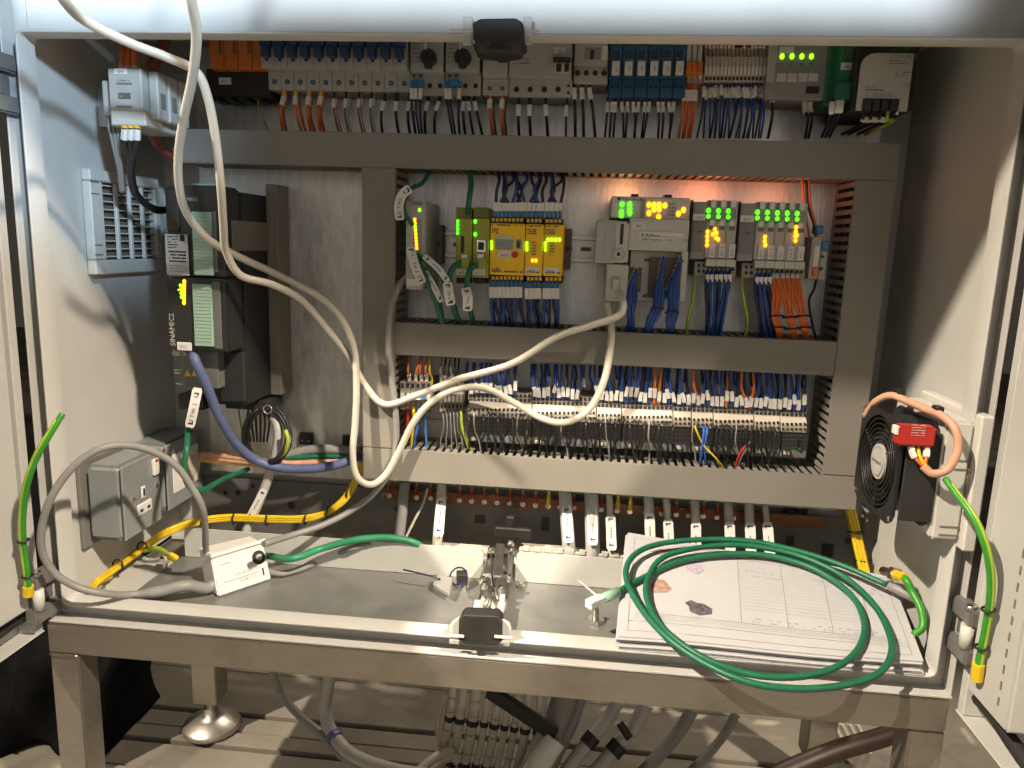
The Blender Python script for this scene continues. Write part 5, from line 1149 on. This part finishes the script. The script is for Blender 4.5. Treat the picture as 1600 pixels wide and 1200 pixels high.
a, b_ = zpl(1388, 914, .012), zpl(1436, 938, .010); MB().tube([a, a.lerp(b_, .3), a.lerp(b_, .5), b_], .006, 8, rf=lambda t: .75 if t < .2 else 1).build('plug_boot', 'w_grey', o, smooth=True)
a, b_ = zpl(966, 925, .005), zpl(940, 936, .006); MB().tube([a, b_], .0062, 8).build('plug_boot', 'mint', o, smooth=True)
d = (b_-a).normalized(); sd = d.cross(Vector((0, 0, 1))).normalized(); MB().obox(b_+d*.010, d*.011, sd*.006, Vector((0, 0, .005))).build('clear_plug', 'clear', o, .001)
MB().hexa([b_+d*.004+sd*.003+Vector((0, 0, .005)), b_+d*.004-sd*.003+Vector((0, 0, .005)), zpl(906, 908, .03)-sd*.002, zpl(906, 908, .03)+sd*.002], [b_+d*.006+sd*.003+Vector((0, 0, .003)), b_+d*.006-sd*.003+Vector((0, 0, .003)), zpl(904, 908, .03)-sd*.002, zpl(904, 908, .03)+sd*.002]).build('plug_cover', 'clear', o)
# --- small things on the plate
o, p = cable('cable_tie', [FZ(630, 890, .012), FZ(665, 898, .010), FZ(688, 905, .004)], .0011, 'w_navy', 'loose blue cable tie end with grey holder lying on the left plate', 'cable tie', None, 5)
MB().hexa([FZ(684, 896, .004), FZ(708, 902, .004), FZ(703, 928, .0), FZ(676, 912, .0)], [q - Vector((0, 0, .006)) for q in (FZ(684, 896, .004), FZ(708, 902, .004), FZ(703, 928, .0), FZ(676, 912, .0))]).build('holder', 'w_grey', o, .001)
c = FZ(716, 900, .004); MB().tube([c+Vector((.011*math.cos(k*.45), .014*math.sin(k*.45), .006*math.sin(k*.45))) for k in range(14)], .0012, 5, closed=True).build('tie_loop', 'w_navy', o)
MB().obox(FZ(722, 902, .0), (.007, .002, 0), (-.002, .008, 0), (0, 0, .007)).build('tie_base', 'blackmatt', o, .001)
# ================================================================== network cables and tags in the middle row
def netcable(pts, r, lab, tagpts=None, txt=None, w=.0112, m='w_pine', ts=.0064):
    o, p = cable('network_cable', pts3(pts), r, m, lab, 'cable', 'green network cables', 10, 6)
    if tagpts: cable_tag(pts3(tagpts), w, o, txt, ts)
    return o
netcable([(672, 268, .21), (660, 286, .19), (645, 293, .175), (634, 305, .165), (632, 330, .162), (645, 352, .166)], .0028, 'green network cable tagged ETH 2.4 arching over the switch', [(625, 344, .152), (623, 322, .149), (629, 304, .149), (641, 294, .152)], 'ETH2.4')
netcable([(735, 270, .205), (736, 290, .195), (733, 312, .19), (731, 335, .19)], .0035, 'green network cable dropping to the olive gateway modules')
netcable([(648, 395, .166), (656, 412, .158), (668, 440, .156), (680, 470, .165), (690, 500, .19), (696, 516, .21)], .0032, 'green network cable tagged ETH 2.1 below the switch', [(660, 443, .148), (651, 422, .146), (645, 404, .147), (641, 385, .150)], 'ETH2.1')
netcable([(652, 398, .168), (668, 410, .160), (690, 432, .160), (706, 465, .172), (716, 505, .205)], .0032, 'green network cable behind the ETH 2.1 one', [(700, 440, .152), (683, 418, .152), (662, 400, .155)], None, .008)
netcable([(652, 415, .170), (668, 428, .166), (682, 452, .168), (690, 490, .19), (692, 512, .21)], .0030, 'inner green network cable beside the switch label', [(690, 472, .158), (677, 446, .156), (664, 424, .158)], None, .0075)
netcable([(722, 410, .170), (708, 418, .162), (702, 436, .160), (703, 462, .166), (712, 490, .19), (722, 512, .212)], .0036, 'green network cable tagged ETH 2.2 from the left gateway', [(705, 477, .153), (701, 458, .151), (699, 441, .152)], 'ETH2.2', .012, ts=.0046)
netcable([(744, 414, .170), (734, 422, .163), (730, 440, .160), (730, 465, .166), (736, 490, .19), (742, 515, .212)], .0036, 'green network cable tagged ETH 2.3 from the right gateway', [(730, 486, .154), (731, 467, .152), (727, 450, .153)], 'ETH2.3', .012, ts=.0046)
netcable([(297, 640, .14), (294, 672, .10), (292, 700, .07), (288, 735, .065), (296, 760, .07), (318, 765, .09), (350, 748, .15), (388, 733, .22)], .0036, 'green network cable tagged ETH 2.5 under the black drive', [(296, 668, .085), (303, 636, .085), (309, 606, .09)], 'ETH/2.5', .0115, ts=.0066)
# ================================================================== cables left of the ducts
cable('braided_cable', pts3([(302, 552, .118), (306, 566, .112), (322, 600, .12), (342, 650, .14), (366, 690, .17), (398, 718, .20), (440, 731, .21), (490, 732, .215), (530, 725, .22), (562, 712, .235)]), .0064, 'w_lilac', 'lilac-blue braided cable curving from the drive into the duct', 'cable', None, 10, 8)
cable('spiral_sleeve', pts3([(436, 716, .235), (470, 706, .24), (510, 702, .24), (566, 706, .245)]), .0072, 'w_grey', 'grey spiral-wrapped cable run near the bottom of the bare plate', 'cable', None, 10)
cable('network_cable', pts3([(440, 717, .232), (480, 714, .232), (530, 713, .235), (566, 714, .24)]), .0036, 'w_pine', 'green cable between the grey spiral run and the coral ones', 'cable', None, 8)
for i, (dv, m, c) in enumerate([(0, 'w_coral', 'upper coral'), (6, 'w_coral', 'lower coral'), (10, 'w_yellow', 'dull yellow')]):
    cable('power_cable', pts3([(300, 708+dv, .25), (340, 712+dv, .24), (400, 719+dv*.8, .226), (460, 724+dv*.5, .228), (520, 720+dv*.4, .235), (566, 716+dv*.3, .245)]), .0042 if i < 2 else .0026, m, '%s cable behind the lilac braided one' % c, 'cable', 'cables running low across the bare plate', 8)
for i in range(3):
    cable('earth_cable', [F(566+2*i, 722, .235), F(556+2*i, 745+2*i, .225), F(536+2*i, 778+2*i, .215), F(508, 800+2*i, .21), F(470, 808+3*i, .205), F(420, 808+3*i, .205), F(360, 806+3*i, .205), F(310, 812+3*i, .19), F(262, 828+3*i, .15)] + [FX(228, 850+3*i, -.502+.003*i), FX(190, 878+3*i, -.502+.003*i), FX(150, 908+2*i, -.498+.003*i)], .0030, 'w_yellow', '%s yellow earth cable of the tied bunch above the left plate' % ['uppermost', 'middle', 'lowest'][i], 'cable', 'tied yellow earth cables', 8, 6)
for i, q in enumerate([(544, 770, .218), (512, 800, .211), (478, 811, .206), (418, 811, .206), (366, 810, .206), (318, 814, .192)]):
    c = F(*q); tie = MB().tube([c+Vector((.0012*math.sin(k*.6283), .0062*math.cos(k*.6283), .0088*math.sin(k*.6283))) for k in range(10)], .0013, 5, closed=True).build('cable_tie', 'black', None, smooth=True, loc=c)
    tag(tie, '%s black cable tie along the yellow earth cables, counted from the duct' % ORD[i], 'cable tie', 'black ties on the yellow cables')
for i, q in enumerate([(222, 856), (184, 884)]):
    c = FX(*q, -.497); tie = MB().tube([c+Vector((.0065*math.cos(k*.6283), .001*math.cos(k*.6283), .0090*math.sin(k*.6283))) for k in range(10)], .0013, 5, closed=True).build('cable_tie', 'black', None, smooth=True, loc=c)
    tag(tie, '%s black cable tie below the nearer socket box' % ['farther', 'nearer'][i], 'cable tie', 'black ties on the yellow cables')
o, p = cable('earth_cable', [FZ(225, 860, .02), FZ(245, 857, .022), FZ(262, 866, .018), FZ(276, 874, .010)], .0034, 'w_lime', 'short yellow-green earth lead with yellow lug left of the junction box', 'cable', None, 8); sleeve(p, .72, 1, .0052, 'w_yellow', o, 'lug', 8)
o, p = cable('earth_cable', [FX(172, 900, -.50), FX(155, 908, -.497), FX(146, 915, -.494)], .0045, 'w_yellow', 'yellow lugged cable end in the lower left floor corner', 'cable', None, 8)
p = FZ(258, 875, 0.0); t = thing('earth_stud', 'shiny earth stud with nuts beside the yellow lug', 'bolt', p); MB().cyl(p+Vector((0, 0, ZB)), p+Vector((0, 0, .010)), .0035, 10).build('stud', 'chrome', t); MB().cyl(p+Vector((0, 0, -.002)), p+Vector((0, 0, .004)), .0075, 6).build('nut', 'chrome', t)
# loop of black cable under the drive
lp = []
for k in range(30):
    a = 2*math.pi*k/30; lp.append(F(415+34*math.cos(a), 680+43*math.sin(a), .212-.012*math.sin(a*2)))
for i in range(3):
    o = MB().tube([q+Vector((.002*i, .003*i-.003, .0025*math.sin(i*2))) for q in lp], .0026, 6, closed=True).build('cable_loop', 'w_black', None, smooth=True, loc=lp[0]); tag(o, 'black cable ring hanging below the drive, %s strand' % ['front', 'middle', 'rear'][i], 'cable', 'black cable ring')
cable('earth_cable', pts3([(446, 672, .205), (450, 688, .20), (445, 706, .202), (434, 720, .208)]), .0032, 'w_lime', 'yellow-green lead on the right side of the black cable ring', 'cable', None, 8)
c = F(417, 640, .19); o = MB().tube([c+Vector((.006*math.cos(k*.5236), .002, .006*math.sin(k*.5236))) for k in range(12)], .0012, 5, closed=True).build('steel_ring', 'chrome', None, smooth=True, loc=c); tag(o, 'small shiny ring where black leads leave the drive', 'ring')
cable('wire', pts3([(372, 628, .235), (374, 650, .232), (378, 672, .234), (382, 695, .24)]), .0014, 'w_lime', 'thin yellow-green wire hanging from the drive bottom', 'wire', None, 6)
for i in range(6):
    cable('wire', pts3([(386+6*i, 622, .235), (388+6*i, 640, .225), (386+7*i, 660, .226), (392+5*i, 690, .236)]), .0018, 'w_black', 'black motor wire hanging from the drive bottom', 'wire', 'black wires under the drive', 6)
# isolator wires
for i in range(3):
    u = 196+9*i
    o, p = cable('wire', [F(u, 194, .074), F(u, 204, .072), F(u-1, 226, .075), F(204+2*i, 250, .085), F(203+2*i, 275, .10), F(212+2*i, 305, .125), F(245, 330-2*i, .16), F(285, 322, .20)], .0034, 'w_black', '%s black wire with yellow ferrule below the wall isolator' % ['left', 'middle', 'right'][i], 'wire', 'black wires of the isolator', 8, 6)
    sleeve(p, .0, .12, .0042, 'ferrule_yellow', o, 'ferrule', 8); sleeve(p, .13, .24, .0044, 'tag', o, 'wire_marker', 6)
    o, p = cable('wire', [F(191+10*i, 107, .09), F(191+9*i, 96, .09), F(192+9*i, 78, .10), F(196+10*i, 48, .13), F(205+12*i, 10, .18)], .0036, 'w_orange', '%s orange wire above the wall isolator' % ['left', 'middle', 'right'][i], 'wire', 'orange wires of the isolator', 8, 6)
    sleeve(p, .02, .10, .0042, 'w_white', o, 'ferrule', 8)
for i in range(3):
    cable('wire', pts3([(168+7*i, 178, .09), (171+7*i, 200, .088), (179+4*i, 235, .095), (186+2*i, 268, .105), (189+2*i, 300, .12)]), .0022, 'w_grey', '%s grey wire fanning down left of the black isolator wires' % ['left', 'middle', 'right'][i], 'wire', 'grey wires of the isolator', 6)
cable('power_cable', pts3([(232, 190, .15), (242, 218, .16), (262, 240, .19), (285, 252, .22)]), .0062, 'w_dull', 'thick dull red cable below the wall isolator', 'cable', 'thick red cables at the isolator', 10)
cable('power_cable', pts3([(236, 108, .15), (246, 90, .16), (256, 66, .18), (262, 30, .21)]), .0072, 'w_dull', 'thick dull red cable rising above the wall isolator', 'cable', 'thick red cables at the isolator', 10)
# ================================================================== right side cables
o, p = cable('power_cable', [F(1352, 650, .11), F(1368, 628, .09), F(1392, 618, .07), F(1420, 628, .05), F(1448, 640, .02), F(1472, 650, -.005), F(1492, 670, -.02), F(1497, 700, -.025), F(1482, 732, -.025), F(1458, 740, -.022), F(1442, 728, -.018)], .0041, 'w_coral', 'coral cable arching over the fan and curling back to the red box', 'cable', None, 12, 8)
for i, (q, m, c) in enumerate([([(1424, 698, -.010), (1428, 712, -.014), (1440, 726, -.018), (1450, 736, -.02)], 'w_orange', 'left orange'), ([(1434, 698, -.010), (1437, 712, -.014), (1443, 724, -.018), (1452, 736, -.02)], 'w_yellow', 'yellow'), ([(1448, 698, -.010), (1448, 712, -.014), (1446, 724, -.018), (1450, 736, -.02)], 'w_orange', 'right orange')]):
    o, p = cable('wire', pts3(q), .0019, m, '%s wire under the red fan terminal box' % c, 'wire', 'wires under the red box', 6)
    if i != 1: sleeve(p, .0, .4, .0034, 'tag', o, 'wire_marker', 5)
for s, q in (('left', [(98, 646, -.06), (80, 676, -.07), (58, 714, -.075), (42, 760, -.072), (36, 806, -.066), (37, 850, -.060), (42, 890, -.056), (44, 912, -.054), (44, 930, -.052)]), ('right', [(1477, 748, -.03), (1494, 772, -.045), (1520, 808, -.065), (1538, 850, -.075), (1547, 896, -.076), (1546, 940, -.072), (1538, 990, -.066), (1530, 1030, -.062), (1526, 1062, -.060)])):
    o, p = cable('earth_cable', pts3(q), .0032, 'w_green', 'yellow-green earth cable hanging at the %s door hinge' % s, 'cable', 'door earth cables', 10, 8)
    b = MB().tube([v+Vector((.0016 if s == 'right' else -.0014, -.0021, .0010)) for v in p[3:-3]], .0019, 6); b.build('yellow_stripe', 'w_lime', o, smooth=True)
    sleeve(p, .90, 1, .0056, 'w_yellow', o, 'yellow_lug', 10)
    for f in ((.66, .82) if s == 'right' else (.62, .80)):
        c = p[int(f*(len(p)-1))]; MB().tube([c+Vector((.0056*math.cos(k*.5236), .0056*math.sin(k*.5236), .001*math.cos(k*.52))) for k in range(12)], .0013, 5, closed=True).build('tie_band', 'black', o)
for i in range(3):
    cable('earth_cable', pts3([(1322+5*i, 790, .235), (1328+5*i, 815, .23), (1336+5*i, 850, .225), (1346+5*i, 895, .215), (1352+5*i, 930, .20)]), .0032, 'w_yellow', '%s yellow earth cable of the pair of bunches behind the papers at right' % ['left', 'middle', 'right'][i], 'cable', 'yellow cables at the right rear', 8)
for v, u in ((832, 1337), (876, 1348)):
    c = F(u, v, .222); tie = MB().tube([c+Vector((.0105*math.cos(k*.6283), .0045*math.sin(k*.6283), .001*math.cos(k))) for k in range(10)], .0014, 5, closed=True).build('cable_tie', 'black', None, smooth=True, loc=c)
    tag(tie, '%s black tie on the yellow cables right of the papers' % ('upper' if v < 850 else 'lower'), 'cable tie', 'black ties on the right yellow cables')
o, p = cable('earth_cable', [FX(1400, 898, .49), FX(1415, 905, .49), FX(1425, 925, .495), FX(1438, 950, .50), FX(1442, 978, .50), FX(1428, 992, .49)], .0042, 'w_green', 'yellow-green earth lead curving down the right floor corner', 'cable', None, 10); sleeve(p, .0, .18, .0062, 'w_yellow', o, 'yellow_lug', 8)
t = thing('earth_stud', 'copper-tipped earth stud beside the right yellow lug', 'bolt', FX(1390, 895, .49)); a, b_ = FX(1404, 899, .49), FX(1380, 892, .488); MB().cyl(a, b_, .0055, 8).build('stud', 'copper', t, smooth=True); MB().cyl(a.lerp(b_, .1), a.lerp(b_, .4), .0085, 6).build('nut', 'chrome', t)
# ================================================================== under the stand
ZFL = -.372
for i, (q, r, m, lab) in enumerate([
    ([(424, 1040, .24), (440, 1085, .24), (470, 1120, .23), (500, 1145, .22), (540, 1185, .19), (600, 1215, .16)], .0062, 'w_grey', 'thin grey cable slanting down to a tie left of the coiled bundle'),
    ([(518, 1045, .23), (510, 1085, .23), (508, 1115, .225), (522, 1150, .21), (555, 1182, .18), (620, 1204, .16), (700, 1215, .15)], .0095, 'w_lgrey', 'thick grey cable hanging below the beam left of the coiled bundle'),
    ([(884, 1080, .24), (872, 1120, .23), (850, 1165, .21), (815, 1225, .18)], .019, 'w_grey', 'very thick grey hose right of the coiled bundle'),
    ([(908, 1085, .25), (896, 1125, .24), (872, 1175, .22), (850, 1225, .19)], .009, 'w_grey', 'grey cable beside the very thick hose'),
    ([(966, 1095, .25), (948, 1125, .24), (915, 1165, .22), (870, 1225, .19)], .010, 'w_lgrey', 'pale cable with black band, third right of the coil'),
    ([(1010, 1100, .25), (990, 1135, .24), (955, 1178, .22), (910, 1230, .19)], .011, 'w_lgrey', 'pale cable with black band, fourth right of the coil'),
    ([(1082, 1108, .25), (1060, 1145, .24), (1025, 1185, .22), (980, 1235, .19)], .0095, 'w_grey', 'grey cable slanting under the middle of the beam'),
    ([(1150, 1115, .25), (1130, 1150, .24), (1100, 1185, .22), (1050, 1235, .19)], .0065, 'w_grey', 'thin grey cable, rightmost of those slanting under the beam')]):
    o, p = cable('floor_cable', pts3(q), r, m, lab, 'cable', 'cables slanting under the stand', 12)
    if i in (4, 5): sleeve(p, .55, .66, r*1.25, 'black', o, 'black_band', 10)
    if i == 1: sleeve(p, .48, .52, r*1.3, 'w_lilac', o, 'blue_tie', 10)
o, p = cable('white_sleeve', pts3([(868, 1155, .192), (852, 1178, .182), (830, 1215, .168)]), .0165, 'tag', 'short white plastic sleeve over the thick hose', 'sleeve', None, 14)
xs = [(706, 15), (722, 17), (742, 20), (760, 13), (776, 16), (792, 13), (807, 13), (824, 16), (842, 12), (856, 12)]
for i, (u, w) in enumerate(xs):
    d = (u-706)*.16; r = w*.5*.00088
    q = [(u+2, 1062+d, .26), (u, 1095+d, .235), (u-3, 1118+d, .222), (u-8, 1150+d, .225), (u-16, 1185+d, .232), (u-26, 1225+d, .225)]
    o, p = cable('coiled_cable', pts3(q), r, 'w_white', '%s pale coiled cable from the left in the tied bundle below the beam' % ORD[i], 'cable', 'pale coiled cables tied in a bundle', 10)
    for k in range(9): f = .18+.085*k; sleeve(p, f, f+.012, r*1.03, 'brown', o, 'crease', 8) if k % 2 == 0 and i % 2 == 0 else None
    for f in (.40, .79): sleeve(p, f, f+.05, r*1.14, 'blackmatt', o, 'black_tie', 8)
for i in range(2):
    o, p = cable('coiled_cable', pts3([(704+i*6, 1080, .25), (690+i*7, 1105, .235), (684+i*7, 1140, .228), (690+i*6, 1172, .222), (700+i*5, 1190, .215)]), .0042, 'w_white', '%s thin pale cable curving round the left of the bundle' % ['outer', 'inner'][i], 'cable', 'thin pale cables round the bundle', 8)
for i in range(2):
    cable('coiled_cable', pts3([(652+10*i, 1206+6*i, .16), (676+8*i, 1186+8*i, .18), (700+6*i, 1172+8*i, .20), (708+6*i, 1180+10*i, .205)]), .0062, 'w_white', '%s pale cable end poking left at the foot of the bundle' % ['upper', 'lower'][i], 'cable', 'pale cable ends', 10)
a, b_ = F(762, 1082, .205), F(868, 1152, .185); t = thing('black_strut', 'black flat bar crossing in front of the pale bundle', 'bar', b_)
d = (b_-a); n = Vector((d.z, 0, -d.x)).normalized()*.010; MB().hexa([a-n, b_-n, b_+n, a+n], [v+Vector((0, .012, 0)) for v in (a-n, b_-n, b_+n, a+n)]).build('flat_bar', 'black', t, .001)
a, b_ = F(968, 1130, .222), F(984, 1154, .212); o = MB().tube([a, b_], .0062, 8).build('cable_clip', 'black', None, loc=a); tag(o, 'short black clip sticking off the cables under the beam', 'clip')
cable('brown_pipe', pts3([(1420, 1138, .30), (1372, 1154, .27), (1310, 1172, .24), (1240, 1200, .21), (1190, 1225, .19)]), .014, 'brownpipe', 'dark reddish-brown pipe under the right end of the beam', 'pipe', None, 12)
for i in range(4):
    cable('floor_cable', pts3([(1302+12*i, 1130, .40), (1312+12*i, 1150, .40), (1326+10*i, 1172, .40), (1350+9*i, 1200, .40), (1360+9*i, 1235, .38)]), .004, 'w_white', '%s thin pale cable behind the brown pipe' % ORD[i], 'cable', 'thin pale cables behind the pipe', 8)
# black fabric bag slumped behind the left leg
random.seed(3)
def bagf(i, j):
    x0, x1 = -1.25, -.545 - .075*(1-j); x = x0+(x1-x0)*i; z = ZFL+.002+.40*j
    fold = .030*math.sin(9*i+3*j)+.018*math.sin(23*i-7*j+1)+.01*math.sin(41*i+11*j)
    y = .215 - .05*i*(1-j) + .10*j*j + fold*(1-.2*j)
    return Vector((x + .008*math.sin(12*j+2)*i, y, z))
b = MB(); b.grid(bagf, 60, 34); n = len(b.v)
b.grid(lambda i, j: bagf(i, j)+Vector((0, .20*(1-.5*j)+.01, 0)), 60, 34)
m_ = 35; ring = [i*m_ for i in range(61)] + [60*m_+j for j in range(1, 35)] + [i*m_+34 for i in range(59, -1, -1)] + [j for j in range(33, 0, -1)]
for i in range(len(ring)): a, c = ring[i], ring[(i+1) % len(ring)]; b.f.append((a, c, c+n, a+n))
t = b.build('black_bag', 'cloth', None, smooth=True, loc=(-.9, .25, ZFL)); tag(t, 'black fabric bag slumped on the floor behind the left leg', 'bag')

def merge(groups, name, label, cat):
    src = [o for o in COL.objects if o.get('group') in groups]
    allo = [(o, c) for o in src for c in [o]+list(o.children)]
    V, Fc, MI, mats = [], [], [], []
    for r, c in allo:
        off = r.location + (c.location if c is not r else Vector((0, 0, 0))); n = len(V); m = c.data.materials[0]
        if m not in mats: mats.append(m)
        V += [tuple(v.co+off) for v in c.data.vertices]
        for p in c.data.polygons: Fc.append(tuple(i+n for i in p.vertices)); MI.append(mats.index(m))
    me = bpy.data.meshes.new(name); me.from_pydata(V, [], Fc)
    for m in mats: me.materials.append(m)
    me.polygons.foreach_set('material_index', MI); me.polygons.foreach_set('use_smooth', [True]*len(Fc))
    o = bpy.data.objects.new(name, me); COL.objects.link(o); o['kind'] = 'stuff'; o['label'] = label; o['category'] = cat
    for r, c in allo[::-1]: bpy.data.objects.remove(c)
merge({'rear blue wires above the cream row', 'thin dark wires under the cream row', 'rear blue wires below the yellow relays', 'paired orange wires below the breakers', 'black wires under the drive', 'blue wires below the slim cream terminals'}, 'wire_mass', 'thin wires too dense to pick apart around the terminal rows', 'wires')
flush_text()
